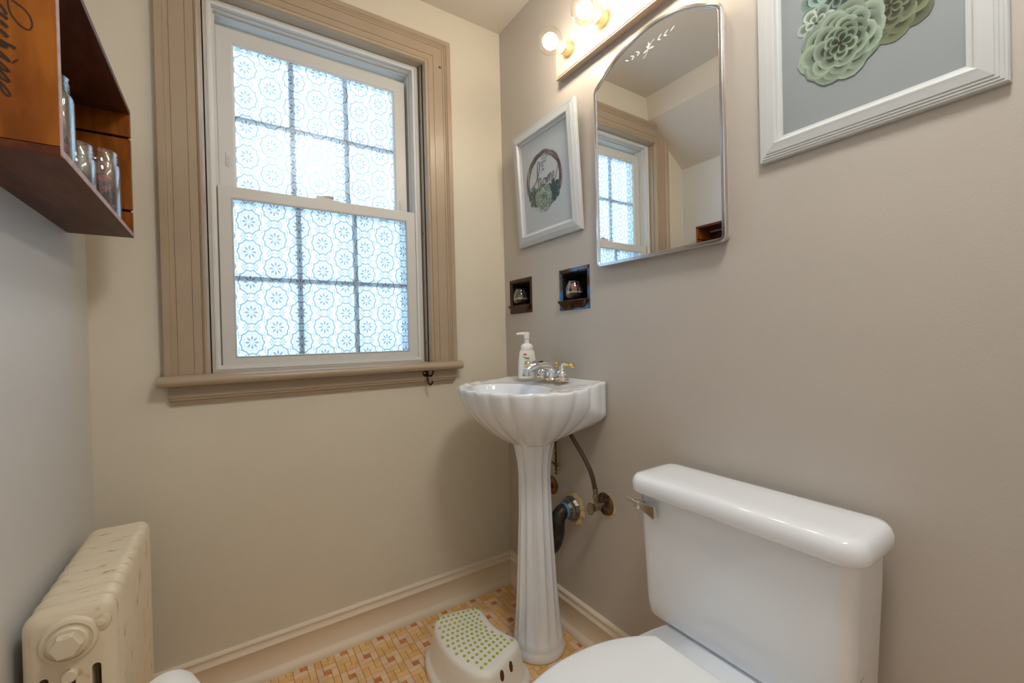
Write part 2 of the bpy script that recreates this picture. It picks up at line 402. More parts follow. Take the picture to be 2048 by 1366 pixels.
bm = bmesh.new()   # ceiling: flat part, short drop and slope down to the left wall
prof = [(WT, H), (XS, H), (XS-.02, ZS1), (XL, ZS2), (XL-WT, ZS2), (XL-WT, H+.1), (WT, H+.1)]
loft(bm, [[(x, YF, z) for x, z in prof], [(x, 0, z) for x, z in prof]])
struct(link('ceiling', bm, M['ceiling'], smooth=False))

# floor: basket of small mosaic tiles in repeating three-by-three blocks
def floor():
    grout = mat('dark_grout', (.09, .05, .03), .8)
    tm = [grout,
          mat('tile_rust', (.66, .27, .09), .35, vary=(30, (.52, .18, .05), .4, .6)),
          mat('tile_rose_cream', (.84, .62, .42), .32, vary=(22, (.76, .52, .33), .42, .6)),
          mat('tile_ochre', (.80, .50, .20), .32, vary=(22, (.70, .41, .15), .42, .6)),
          mat('tile_honey', (.84, .55, .25), .32, vary=(22, (.74, .47, .21), .42, .6))]
    bm = bmesh.new(); box(bm, XL-WT, WT, YF-.9, WT, -.06, -.0012)
    B = .0625; U = B/3; g = .00045
    nx0 = int((XL-.05+.151)/B)-1
    for i in range(nx0, 4):
        for j in range(int((YF-.1)/B)-1, 3):
            cx, cy = -.151+i*B, -.096+j*B
            if cx < XL-.05 or cx > .05 or cy > .05 or cy < YF-.1: continue
            A = (i+j) % 2 == 0
            if A: T = [(1, 1, 2, 2, 1), (0, 0, 2, 1, 2), (2, 0, 3, 2, 2), (1, 2, 3, 3, 2), (0, 1, 1, 3, 2)]
            else: T = [(1, 1, 2, 2, 4), (1, 0, 3, 1, 3), (2, 1, 3, 3, 3), (0, 2, 2, 3, 4), (0, 0, 1, 2, 3)]
            for a, b, c, d, mi in T:
                if mi == 3 and random.random() < .3: mi = 4
                z = random.uniform(-.0002, .0002)
                x0, x1, y0, y1 = cx-B/2+a*U+g, cx-B/2+c*U-g, cy-B/2+b*U+g, cy-B/2+d*U-g
                lo = [bm.verts.new(p) for p in ((x0, y0, -.0012), (x1, y0, -.0012), (x1, y1, -.0012), (x0, y1, -.0012))]
                e = .0005
                hi = [bm.verts.new(p) for p in ((x0+e, y0+e, z), (x1-e, y0+e, z), (x1-e, y1-e, z), (x0+e, y1-e, z))]
                bm.faces.new(hi).material_index = mi
                for k in range(4):
                    bm.faces.new((lo[k], lo[(k+1) % 4], hi[(k+1) % 4], hi[k])).material_index = mi
    struct(link('floor', bm, tm, smooth=False))
floor()

# baseboards
def baseboard(name, p0, p1, nrm):
    prof = [(0, 0), (.026, 0), (.026, .008), (.022, .020), (.014, .026), (.0125, .030), (.0125, .098), (.016, .101), (.016, .104), (.010, .110), (.010, .122), (.013, .126), (.011, .131), (.0, .133)]
    bm = bmesh.new(); n = Vector(nrm)
    loft(bm, [[Vector(p)+n*d+Vector((0, 0, z)) for d, z in prof] for p in (p0, p1)])
    return struct(link(name, bm, M['base'], smooth=True, angle=50))
baseboard('baseboard_back', (XL, 0, 0), (0, 0, 0), (0, -1, 0))
baseboard('baseboard_right', (0, -.001, 0), (0, YF, 0), (-1, 0, 0))
baseboard('baseboard_left', (XL, -.001, 0), (XL, YF, 0), (1, 0, 0))

# ------------------------------------------------------------------ window
def window():
    w = empty('window_1', (-.71, 0, .98)); struct(w)
    inv = Matrix.Translation(Vector((.71, 0, -.98)))
    def part(name, bm, m, par=None, **k):
        o = link(name, bm, m, par or w, **k); o.data.transform(inv) if (par is None or par is w) else o.data.transform(inv); return o
    # casing: flat board with a raised back band and a rolled inner edge
    prof = [(0, 0), (0, .020), (.004, .024), (.018, .024), (.021, .020), (.024, .0205), (.028, .0165), (.034, .0165), (.0345, .0145), (.0355, .0145), (.036, .0165), (.072, .0165), (.0725, .0145), (.0735, .0145), (.074, .0165), (.094, .0165), (.0945, .015), (.0955, .015), (.096, .018), (.101, .021), (.107, .0195), (.111, .014), (.113, .006), (.113, -.03), (.10, -.03), (.10, 0)]
    bm = bmesh.new(); rect_frame(bm, -1.176, -.248, .978, 2.252, prof, mapB, u=True)
    bmesh.ops.bisect_plane(bm, geom=bm.verts[:]+bm.edges[:]+bm.faces[:], plane_co=(XS-.02, 0, ZS1-.002), plane_no=Vector((-(ZS1-ZS2), 0, (XS-.02-XL))).normalized(), clear_outer=True)
    part('casing', bm, M['casing'], angle=30)
    # stool (inner sill) and apron
    bm = bmesh.new()
    pr = [(.06, .948), (-.0, .948), (-.040, .948), (-.050, .951), (-.0555, .958), (-.0565, .965), (-.052, .974), (-.044, .979), (-.02, .980), (.06, .981)]
    loft(bm, [[(x, y, z) for y, z in pr] for x in (-1.176-.012, -1.176-.008, -.248+.006, -.248+.010)])
    part('sill', bm, M['casing'])
    bm = bmesh.new()
    pr = [(0, .948), (-.020, .948), (-.020, .915), (-.017, .912), (-.017, .908), (-.012, .902), (-.008, .893), (0, .893)]
    loft(bm, [[(-1.165, y, z) if z > .909 else (-1.160, y, z) for y, z in pr], [(-.255, y, z) if z > .909 else (-.262, y, z) for y, z in pr]])
    part('apron', bm, M['casing'], smooth=False)
    # wooden jamb lining with screw holes
    bm = bmesh.new(); rect_frame(bm, -1.064, -.361, .975, 2.150, [(0, .0), (0, -.16), (.004, -.16), (.004, .0)], mapB, u=True)
    jb = part('jamb', bm, M['casing'], smooth=False)
    for z in (1.925, 1.485, 1.055):
        bm = bmesh.new(); lathe(bm, (-.3648, .018, z), (-1, 0, 0), [(.0035, 0), (.0035, .0006)], 12); part('screw_hole', bm, M['hole'])
    bm = bmesh.new(); lathe(bm, (-.292, -.0165, 2.143), (0, -1, 0), [(.006, 0), (.0045, .0006)], 14); part('screw_hole', bm, M['rusty'])
    # white vinyl frame
    bm = bmesh.new()
    rect_frame(bm, -1.060, -.369, .979, 2.146, [(0, -.15), (0, -.028), (.008, -.026), (.0085, -.0245), (.012, -.0245), (.0145, -.028), (.022, -.030), (.0225, -.048), (.026, -.048), (.0262, -.066), (.030, -.066), (.030, -.1065), (.046, -.1065), (.046, -.15)], mapB)
    part('vinyl_frame', bm, M['vinyl'], angle=25)
    # upper sash (further out)
    us = bmesh.new()
    rect_frame(us, -1.027, -.410, 1.535, 2.088, [(-.0025, -.105), (-.0025, -.074), (.040, -.074), (.0415, -.078), (.0455, -.079), (.0455, -.105)], mapB)
    us = part('upper_sash', us, M['vinyl'], smooth=False, bevel=.0012)
    bm = bmesh.new(); sheet(bm, [(-.984, .082, 1.58), (-.454, .082, 1.58), (-.454, .082, 2.046), (-.984, .082, 2.046)])
    p = part('pane', bm, M['film_up'], us, smooth=False); lat = p
    bm = bmesh.new()
    for x in (-.812, -.630): box(bm, x-.0085, x+.0085, .092, .099, 1.56, 2.06)
    box(bm, -1.0, -.44, .0925, .0985, 1.812-.008, 1.812+.008)
    mg = mat('muntin_between_panes', (.50, .56, .62), .5)
    part('muntin', bm, mg, us, smooth=False)
    for x in (-1.004, -.433):
        bm = bmesh.new(); z0 = 1.665 if x < -.7 else 1.595
        loft(bm, [[(x+q[0], .0735, z0+q[1]) for q in rrect(0, 0, .0065, .025, .006, 4)], [(x+q[0]*.8, .0715, z0+q[1]*.95) for q in rrect(0, 0, .0065, .025, .006, 4)]])
        for k in range(6): box(bm, x-.004, x+.004, .0700, .0720, z0-.017+k*.005, z0-.0145+k*.005)
        part('tilt_latch', bm, M['vinyl'], us)
    # lower sash (nearer)
    ls = bmesh.new()
    rect_frame(ls, -1.034, -.389, .988, 1.568, [(0, -.066), (0, -.036), (.035, -.036), (.038, -.040), (.0395, -.041), (.0395, -.066)], mapB)
    ls = part('lower_sash', ls, M['vinyl'], smooth=False, bevel=.0012)
    bm = bmesh.new(); sheet(bm, [(-.997, .0425, 1.022), (-.426, .0425, 1.022), (-.426, .0425, 1.530), (-.997, .0425, 1.530)])
    part('pane', bm, M['film_low'], ls, smooth=False)
    bm = bmesh.new()
    for x in (-.805, -.618): box(bm, x-.008, x+.008, .052, .059, 1.02, 1.535)
    box(bm, -1.0, -.42, .0525, .0585, 1.279-.008, 1.279+.008)
    part('muntin', bm, mg, ls, smooth=False)
    bm = bmesh.new(); box(bm, -.99, -.432, .0355, .040, 1.0265, 1.0275)          # bright glazing bead at the foot of the pane
    rect_frame(bm, -.998, -.425, 1.0245, 1.531, [(0, -.036), (0, -.0345), (.0012, -.034), (.003, -.036)], mapB)
    part('glazing_bead', bm, M['vinyl'], ls, smooth=False)
    bm = bmesh.new()                                                              # sash lock on the meeting rail
    box(bm, -.752, -.668, .042, .062, 1.568, 1.573); box(bm, -.745, -.690, .046, .058, 1.573, 1.583); tube(bm, [(-.735, .052, 1.580), (-.705, .046, 1.584), (-.690, .042, 1.582)], .004, 8)
    part('sash_lock', bm, M['vinyl'], ls, bevel=.001)
    # insect screen outside the lower half
    bm = bmesh.new(); sheet(bm, [(-1.04, .125, .98), (-.38, .125, .98), (-.38, .125, 1.56), (-1.04, .125, 1.56)])
    part('insect_screen', bm, M['screen'], smooth=False)
    # keep object-space film coordinates equal to the world's
    for o in [w]+list(w.children_recursive): pass
    return w
win = window()
# film patterns are laid out in object space: shift their origin terms
for key, dx, dz in (('film_up', .71, -.98), ('film_low', .71, -.98)):
    nt = M[key].node_tree; sepn = [n for n in nt.nodes if n.type == 'SEPXYZ'][0]
    tcn = [n for n in nt.nodes if n.type == 'TEX_COORD'][0]
    mp = nt.nodes.new('ShaderNodeMapping'); mp.inputs['Location'].default_value = (-dx, 0, -dz)
    nt.links.new(tcn.outputs['Object'], mp.inputs[0]); nt.links.new(mp.outputs[0], sepn.inputs[0])

# ------------------------------------------------------------------ coat hook on the apron
def coat_hook():
    t = thing('coat_hook', 'small dark bronze double hook screwed to the window apron', 'hook', (-.386, -.020, .925))
    bm = bmesh.new(); lathe(bm, (0, 0, .012), (0, -1, 0), [(.0125, 0), (.0125, .002), (.009, .004), (.0, .0045)], 24, cap1=False); link('base_plate', bm, M['hook'], t)
    bm = bmesh.new()
    tube(bm, smooth_path([(0, -.003, .010), (.003, -.010, .002), (.004, -.013, -.014), (.006, -.018, -.026), (.010, -.026, -.030), (.013, -.032, -.024), (.0135, -.034, -.018)]), [.0045]+[.0034]*46+[.0045, .0045], 10)
    tube(bm, smooth_path([(0, -.003, .008), (.005, -.014, .005), (.011, -.026, .003), (.016, -.032, .012), (.018, -.034, .022)]), [.0045]+[.0034]*30+[.005, .005], 10)
    link('prongs', bm, M['hook'], t)
    bm = bmesh.new(); lathe(bm, (-.004, -.0045, .014), (0, -1, 0), [(.0022, 0), (.0016, .0012)], 10); link('screw', bm, M['brass'], t, )
coat_hook()

# ------------------------------------------------------------------ crate shelf with jars
def crate():
    t = thing('crate_shelf', 'dark stained wooden crate shelf with engraved script hung on the left wall', 'shelf', (XL, -.45, 1.34))
    L = Vector((XL, -.45, 1.34)); mv = Matrix.Translation(-L)
    x0, x1, y0, y1, z0, z1 = XL+.001, -1.21, -.7315, -.162, 1.34, 1.657
    def part(name, bm, m, **k):
        o = link(name, bm, m, t, **k); o.data.transform(mv); return o
    th = .012
    bm = bmesh.new(); box(bm, x0, x1, y0, y1, z0, z0+th); part('bottom_board', bm, M['wood_dark'], smooth=False, bevel=.0008)
    bm = bmesh.new(); box(bm, x0, x1, y0, y1, z1-th, z1); part('top_board', bm, M['wood_dark'], smooth=False, bevel=.0008)
    for a, b in ((z0+th, 1.402), (1.408, 1.583), (1.589, z1-th)):
        bm = bmesh.new(); box(bm, x0, x1, y1-th, y1, a, b); part('end_plank', bm, M['wood_end'], smooth=False, bevel=.0008)
    bm = bmesh.new(); box(bm, x0, x1-.004, y1-.004, y1-.001, z0+th, z1-th); part('gap_shade_sheet', bm, M['black'], smooth=False)  # black sheet standing in for the shade inside the plank gaps
    bm = bmesh.new(); box(bm, x0, x1-.001, y0, y0+th, z0+th+.001, z1-th); ep = part('engraved_panel', bm, M['wood_end'], smooth=False)
    bm = bmesh.new(); box(bm, x1-.001, x1, y0, y0+th, z0, z1); part('panel_edge', bm, M['wood_cut'], smooth=False)
    bm = bmesh.new(); box(bm, x1, x1+.0004, y0, y1, z0+.001, z0+th-.001); part('board_edge', bm, M['wood_cut'], smooth=False)
    for a, b in ((z0+.02, z0+.10), (z0+.215, z0+.295)):
        bm = bmesh.new(); box(bm, x0, x0+.004, y0+th, y1-th-.001, a, b); part('back_slat', bm, M['wood_dark'], smooth=False)
    # engraved flourishes: tall looped script running down the panel
    bm = bmesh.new(); Y = y0
    mp = lambda a, b, d: Vector((a, Y-d, b))
    def stroke(pts, w=.0022): flat_ribbon(bm, [(p.x, p.y) for p in smooth_path([(a, b, 0) for a, b in pts], 10)], w, lambda a, b, d: Vector((a, Y-d, b)), .0006)
    # coordinates: a = x across the panel, b = z
    for pts, w in [
     ([(-1.2569, 1.5402), (-1.2563, 1.5307), (-1.2547, 1.5237), (-1.2515, 1.5174), (-1.2464, 1.5106), (-1.2404, 1.5068), (-1.2370, 1.5075), (-1.2350, 1.5116), (-1.2345, 1.5173), (-1.2368, 1.5264), (-1.2421, 1.5342), (-1.2480, 1.5384), (-1.2528, 1.5419)], 0.0018),
     ([(-1.2645, 1.5312), (-1.2616, 1.5275), (-1.2588, 1.5221), (-1.2585, 1.5195)], 0.003),
     ([(-1.2647, 1.5193), (-1.2604, 1.5166), (-1.2579, 1.5133)], 0.004),
     ([(-1.2650, 1.5095), (-1.2614, 1.5060), (-1.2579, 1.5024)], 0.0045),
     ([(-1.2652, 1.4975), (-1.2617, 1.4940), (-1.2579, 1.4894)], 0.0045),
     ([(-1.2655, 1.4834), (-1.2627, 1.4818), (-1.2594, 1.4802), (-1.2546, 1.4787), (-1.2510, 1.4759)], 0.004),
     ([(-1.2657, 1.4786), (-1.2621, 1.4766), (-1.2580, 1.4758)], 0.005),
     ([(-1.2544, 1.4559), (-1.2521, 1.4594), (-1.2489, 1.4621)], 0.0018),
     ([(-1.2659, 1.4677), (-1.2616, 1.4638), (-1.2580, 1.4596), (-1.2570, 1.4572), (-1.2585, 1.4573), (-1.2624, 1.4603), (-1.2660, 1.4623)], 0.0024),
     ([(-1.2662, 1.4536), (-1.2619, 1.4496), (-1.2587, 1.4452), (-1.2578, 1.4434), (-1.2599, 1.4432), (-1.2635, 1.4448), (-1.2664, 1.4476)], 0.0026),
     ([(-1.2665, 1.4428), (-1.2622, 1.4376), (-1.2590, 1.4327), (-1.2580, 1.4303), (-1.2598, 1.4299), (-1.2638, 1.4317), (-1.2667, 1.4346)], 0.0028),
     ([(-1.2668, 1.4276), (-1.2633, 1.4233), (-1.2597, 1.4178), (-1.2576, 1.4125), (-1.2581, 1.4105), (-1.2606, 1.4105), (-1.2638, 1.4144), (-1.2656, 1.4193), (-1.2663, 1.4245)], 0.0024),
]:
        stroke(pts, w)
    o = link('engraving', bm, M['engraved'], t, smooth=False); o.data.transform(mv); o.parent = ep
crate()

def mason_jar(name, label, x, y, r, h, seed, nk=.80):
    t = thing(name, label, 'jar', (x, y, 1.3525), 'clear glass preserving jars in the crate')
    rnd = random.Random(seed)
    bm = bmesh.new()
    sh = h-.034; n1, n2, n3 = nk, nk+.04, nk-.05
    prof = [(r*.2, .0), (r*.80, .0), (r*.95, .003), (r, .010), (r, sh-.014), (r*.985, sh-.006), (r*(n1+.10), sh+.003), (r*n1, sh+.007), (r*n1, sh+.010),
            (r*n2, sh+.011), (r*n2, sh+.013), (r*n1, sh+.015), (r*n1, sh+.018), (r*n2, sh+.0195), (r*n2, sh+.0215), (r*n1, sh+.0235), (r*n1, sh+.031), (r*(n1+.02), sh+.033), (r*n1, sh+.034), (r*n3, sh+.034),
            (r*n3, sh+.010), (r*.88, sh-.001), (r*.94, sh-.010), (r*.94, .012), (r*.85, .006), (r*.1, .005)]
    lathe(bm, (0, 0, 0), (0, 0, 1), prof, 40, True, True, fn=lambda a, hh: 1-.02*abs(math.cos(2*a))**3 if .012 < hh < sh-.012 else 1)
    link('glass_body', bm, M['glass'], t)
    for mn, cnt, sz in (('potdark', 30, .015), ('potmag', 16, .012), ('potred', 5, .011), ('pottan', 18, .012)):
        bm = bmesh.new()
        for k in range(cnt):
            rr = (r*.86-sz)*math.sqrt(rnd.random()); a = rnd.random()*2*PI; zz = .012+sz*.6+rnd.random()*(sh-.03-sz)
            m = Matrix.Translation((rr*math.cos(a), rr*math.sin(a), zz)) @ Matrix.Rotation(rnd.random()*PI, 4, Vector((rnd.random(), rnd.random(), rnd.random()+.1)).normalized()) @ Matrix.Diagonal((1, .8, .45, 1))
            bmesh.ops.create_icosphere(bm, subdivisions=1, radius=sz*rnd.uniform(.7, 1.1), matrix=m)
            for v in bm.verts[-12:]: v.co += Vector((rnd.uniform(-1, 1), rnd.uniform(-1, 1), rnd.uniform(-1, 1)))*sz*.12
        o = link('dried_flowers', bm, M[mn], t); o['kind'] = 'stuff'
    bm = bmesh.new(); lathe(bm, (0, 0, .010), (0, 0, 1), [(r*.55, 0), (r*.68, .01), (r*.70, (sh-.03)*.5), (r*.62, sh-.034), (r*.2, sh-.026)], 20, fn=lambda a, hh: 1+.10*math.sin(a*5+hh*200)); o = link('dried_flowers', bm, mat('dried_flower_mix', (.045, .012, .014), .8, vary=(75, (.36, .05, .09), .50, .60), bump=[(120, .8)]), t); o['kind'] = 'stuff'
    # embossed script facing the room
    for k, ch in enumerate('MASON'):
        a = math.radians(-78+(k-2)*21); mw = Matrix.Rotation(a+PI/2, 4, 'Z') @ Matrix.Translation((0, -r*1.0, sh*.52)) @ Matrix.Rotation(PI/2, 4, 'X')
        text_mesh('embossed_letter', ch, .017, M['glass'], mw, t, .0007, .2)
    return t
mason_jar('mason_jar', 'clear glass jar of dried flowers at the window end of the crate', -1.2525, -.270, .037, .156, 3, .87)
mason_jar('mason_jar', 'clear glass jar of dried flowers between the tall jar and the end jar', -1.276, -.362, .036, .133, 5, .87)
mason_jar('mason_jar', 'tallest clear glass jar, just behind the engraved crate panel', -1.2855, -.470, .038, .215, 9)

# ------------------------------------------------------------------ radiator
def radiator():
    x0, x1, zt, zb, yf, yn, N = -1.316, -1.198, .622, .075, -.140, -.562, 10
    P = (yf-yn)/N; cx, cz = (x0+x1)/2, (zt+zb)/2; hx, hz = (x1-x0)/2, (zt-zb)/2
    t = thing('radiator', 'cream painted cast iron column radiator standing by the left wall', 'radiator', (cx, (yf+yn)/2, 0))
    th = P*.97
    def outline(o, n=5): return rrect(0, cz, hx-o, hz-o, .022-o*.6, n)
    slots = [(-.0325, .006), (0.0, .006), (.0325, .006)]
    def build_section(ends):
        bm = bmesh.new(); rings = []
        for f, o in ((-.5, .0150), (-.46, .0125), (-.41, .0080), (-.35, .0040), (-.29, .0014), (-.25, .0010), (-.21, .0026), (-.17, .0030), (-.13, .0010), (-.07, .0), (-.04, .0012), (0, .0026), (.04, .0012), (.07, 0), (.13, .0010), (.17, .0030), (.21, .0026), (.25, .0010), (.29, .0014), (.35, .0040), (.41, .0080), (.46, .0125), (.5, .0150)):
            rings.append([(p[0], f*th, p[1]) for p in outline(o)])
        R = loft(bm, rings, False, False)
        caps = []
        for side, ring in ((-1, R[0]), (1, R[-1])):
            polys = [list(ring)]; loops = []
            for sx, sw in slots:
                lp = [bm.verts.new((sx+q[0], side*th/2, q[1])) for q in rrect(0, (zb+.075+zt-.105)/2, sw, (zt-.105-zb-.075)/2, sw, 4)]
                loops.append(lp); polys.append(lp)
            flat = [v for p in polys for v in p]
            for tri in tessellate_polygon([[Vector((v.co.x, v.co.z, 0)) for v in p] for p in polys]):
                try: bm.faces.new([flat[i] for i in tri])
                except ValueError: pass
            caps.append(loops)
        for a, b in zip(*caps):
            for i in range(len(a)): bm.faces.new((a[i], a[(i+1) % len(a)], b[(i+1) % len(a)], b[i]))
        if ends:
            for sx in (-.035, .035): lathe(bm, (sx, 0, .085), (0, 0, -1), [(.013, 0), (.012, .05), (.018, .085)], 16)
        return bm
    first = None
    for k in range(N):
        y = yn + (k+.5)*P - (yf+yn)/2
        if k in (0, N-1):
            o = link('section', build_section(True), M['radiator'], t, angle=50); o.location = (0, y, 0)
        elif first is None:
            first = o = link('section', build_section(False), M['radiator'], t, angle=50); o.location = (0, y, 0)
        else:
            o = first.copy(); COL.objects.link(o); o.parent = t; o.location = (0, y, 0)
    for k in range(N-1):   # bridging hubs seen as smooth humps across the top
        y = yn + (k+1)*P - (yf+yn)/2
        bm = bmesh.new(); lathe(bm, (0, y-.016, zt-.040), (0, 1, 0), [(.026, 0), (.034, .006), (.0365, .016), (.034, .026), (.026, .032)], 24)
        link('hub', bm, M['radiator'], t)
    ye = -(yf-yn)/2
    bm = bmesh.new()       # big boss and hexagonal plug on the near end
    lathe(bm, (0.0, ye+.008, zt-.052), (0, -1, 0), [(.040, 0), (.040, .006), (.036, .012), (.031, .014), (.030, .012)], 32)
    lathe(bm, (0.0, ye-.004, zt-.052), (0, -1, 0), [(.0265, 0), (.0265, .006), (.024, .009)], 28)
    lathe(bm, (0.0, ye-.013, zt-.052), (0, -1, 0), [(.021, 0), (.0205, .010), (.018, .012)], 6)
    link('end_plug', bm, M['radiator'], t, angle=30)
    bm = bmesh.new(); lathe(bm, (.041, ye+.003, zt-.036), (0, -1, 0), [(.013, 0), (.012, .005), (.006, .0065), (.005, .008), (.0, .0085)], 20, cap1=False); link('boss', bm, M['radiator'], t)
    bm = bmesh.new(); lathe(bm, (-.001, ye+.003, zt-.112), (0, -1, 0), [(.0115, 0), (.011, .007), (.009, .009)], 18); link('air_valve', bm, M['radiator'], t)
radiator()

# ------------------------------------------------------------------ toilet paper roll on a floor stand beside the radiator
def paper_roll():
    C = Vector((-1.127, -.560, .375)); ax = Vector((.342, -.940, 0)).normalized()
    t = thing('toilet_paper_roll', 'white toilet paper roll beside the radiator, cut off by the bottom edge', 'toilet paper', C)
    bm = bmesh.new(); lathe(bm, -ax*.05, ax, [(.022, .0), (.050, .0), (.0545, .003), (.056, .010), (.0562, .050), (.0558, .090), (.0535, .0975), (.049, .100), (.0485, .0992), (.036, .0995), (.0355, .0988), (.022, .099), (.021, .090), (.021, .01)], 56, False, False, fn=lambda a, h: 1+.006*math.sin(a*2+h*30))
    m = mat('soft_tissue_paper', (.88, .88, .87), .85, bump=[(220, .25), (30, .2)])
    link('paper', bm, m, t)
    bm = bmesh.new(); lathe(bm, -ax*.05, ax, [(.0208, .001), (.0212, .05), (.0208, .098), (.0195, .098), (.0195, .001)], 28, False, False); link('core', bm, mat('cardboard_core', (.45, .33, .22), .8), t)
    s = thing('toilet_paper_stand', 'chrome floor stand holding the toilet paper roll, below the frame', 'stand', (C.x, C.y, 0))
    bm = bmesh.new(); lathe(bm, (0, 0, 0), (0, 0, 1), [(.062, 0), (.062, .006), (.055, .011), (.008, .014)], 36); link('base', bm, M['chrome'], s)
    e = -ax*.062; bm = bmesh.new(); tube(bm, smooth_path([e+Vector((0, 0, .012)), e+Vector((0, 0, .20)), e+Vector((0, 0, .335)), e+Vector((0, 0, .352))+ax*.012, e+Vector((0, 0, .354))+ax*.04, e+Vector((0, 0, .354))+ax*.118], 6), .0055, 12)
    tube(bm, [Vector((0, 0, .006)), e+Vector((0, 0, .012))], .005, 8)
    link('pole', bm, M['chrome'], s)
paper_roll()

# ------------------------------------------------------------------ step stool
def stool():
    """low child's step; plan is a bean: left side bowed out, right side hollow"""
    C0 = Vector((-.385, -.385, 0))
    t = thing('step_stool', 'low ivory plastic step stool with lime green dots beside the pedestal', 'stool', C0)
    def plan(z, grow, n=10):
        # corners of the top in world xy, from far-left, clockwise seen from above
        fl, fr, nr, nl = Vector((-.466, -.224)), Vector((-.298, -.262)), Vector((-.276, -.487)), Vector((-.452, -.560))
        def arc(a, b, bow, n=12):
            d = b-a; nn = Vector((d.y, -d.x)).normalized(); return [a+d*(k/n)+nn*bow*math.sin(PI*k/n) for k in range(n)]
        pts = arc(fl, fr, -.006) + arc(fr, nr, .032, 16) + arc(nr, nl, -.006) + arc(nl, fl, -.034, 16)
        # round the corners by smoothing
        for _ in range(9):
            pts = [pts[i]*.5+(pts[i-1]+pts[(i+1) % len(pts)])*.25 for i in range(len(pts))]
        c = Vector((C0.x, C0.y)); out = []
        m = len(pts)
        for i in range(m):
            d = (pts[(i+1) % m]-pts[i-1]); nn = Vector((-d.y, d.x)).normalized()
            p = pts[i]
            if (p+nn*.001-c).length < (p-c).length and (p-c).length > .09: nn = -nn
            out.append(p+nn*grow)
        return [(p.x-C0.x, p.y-C0.y, z) for p in out]
    bm = bmesh.new()
    rings = [plan(z, g) for z, g in ((0, .034), (.002, .036), (.020, .036), (.030, .034), (.034, .024), (.040, .0205), (.080, .012), (.112, .006), (.122, .003), (.1275, -.004), (.130, -.013), (.1302, -.020))]
    loft(bm, rings, True, True)
    body = link('body', bm, M['stoolwhite'], t, angle=60)
    # slightly raised pad panel
    # two finger holes in the near end
    gm = mat('grip_hole_brown', (.10, .035, .012), .6)
    d = Vector((-.040, -.0135)).normalized(); nn = Vector((d.y, -d.x)); nn = nn if nn.y < 0 else -nn
    tb = bmesh.new(); tb.from_mesh(body.data); bvh = BVHTree.FromBMesh(tb); cam = Vector((-1.02, -1.592, 1.067))-C0
    for px, py in ((-.341, -.516), (-.381, -.530)):
        aim = Vector((px, py, .090))-C0; hit, hn, _, _ = bvh.ray_cast(cam, (aim-cam).normalized())
        if hit is None: continue
        u = Vector((hn.y, -hn.x, 0)).normalized(); v = hn.cross(u).normalized()
        bm = bmesh.new(); loft(bm, [[hit+hn*h+u*(.0078*math.cos(2*PI*k/24))+v*(.0150*math.sin(2*PI*k/24)) for k in range(24)] for h in (-.012, .0006)])
        link('grip_hole', bm, gm, t)
    tb.free()
    # rubber dots in bowed rows
    fl, fr, nr, nl = Vector((-.453, -.245)), Vector((-.318, -.273)), Vector((-.308, -.472)), Vector((-.440, -.516))
    dots = []
    for j in range(13):
        v = j/12; sag = math.sin(PI*v)
        A = fl.lerp(nl, v)+Vector((-.034*sag, 0)); B = fr.lerp(nr, v)+Vector((-.032*sag, 0)) + Vector((0, 0))
        n = 9 if j % 2 == 0 else 8
        for k in range(n):
            u = (k + (0 if n == 9 else .5))/8
            dots.append(A.lerp(B, u))
    dots = [p for p in dots]
    bm = bmesh.new(); lathe(bm, (0, 0, 0), (0, 0, 1), [(.0050, 0), (.0050, .0009), (.0042, .0013)], 14)
    proto = link('rubber_dot', bm, M['green'], t)
    order = sorted(dots, key=lambda p: -p.x+p.y)
    for i, p in enumerate(order[:99]):
        o = proto if i == 0 else proto.copy()
        if i: COL.objects.link(o); o.parent = t
        o.location = (p.x-C0.x, p.y-C0.y, .1301)
    rest = order[99:]
    if rest:
        bm = bmesh.new()
        for p in rest: lathe(bm, (p.x-C0.x, p.y-C0.y, .1301), (0, 0, 1), [(.0050, 0), (.0050, .0009), (.0042, .0013)], 14)
        o = link('rubber_dots', bm, M['green'], t); o['kind'] = 'stuff'
stool()

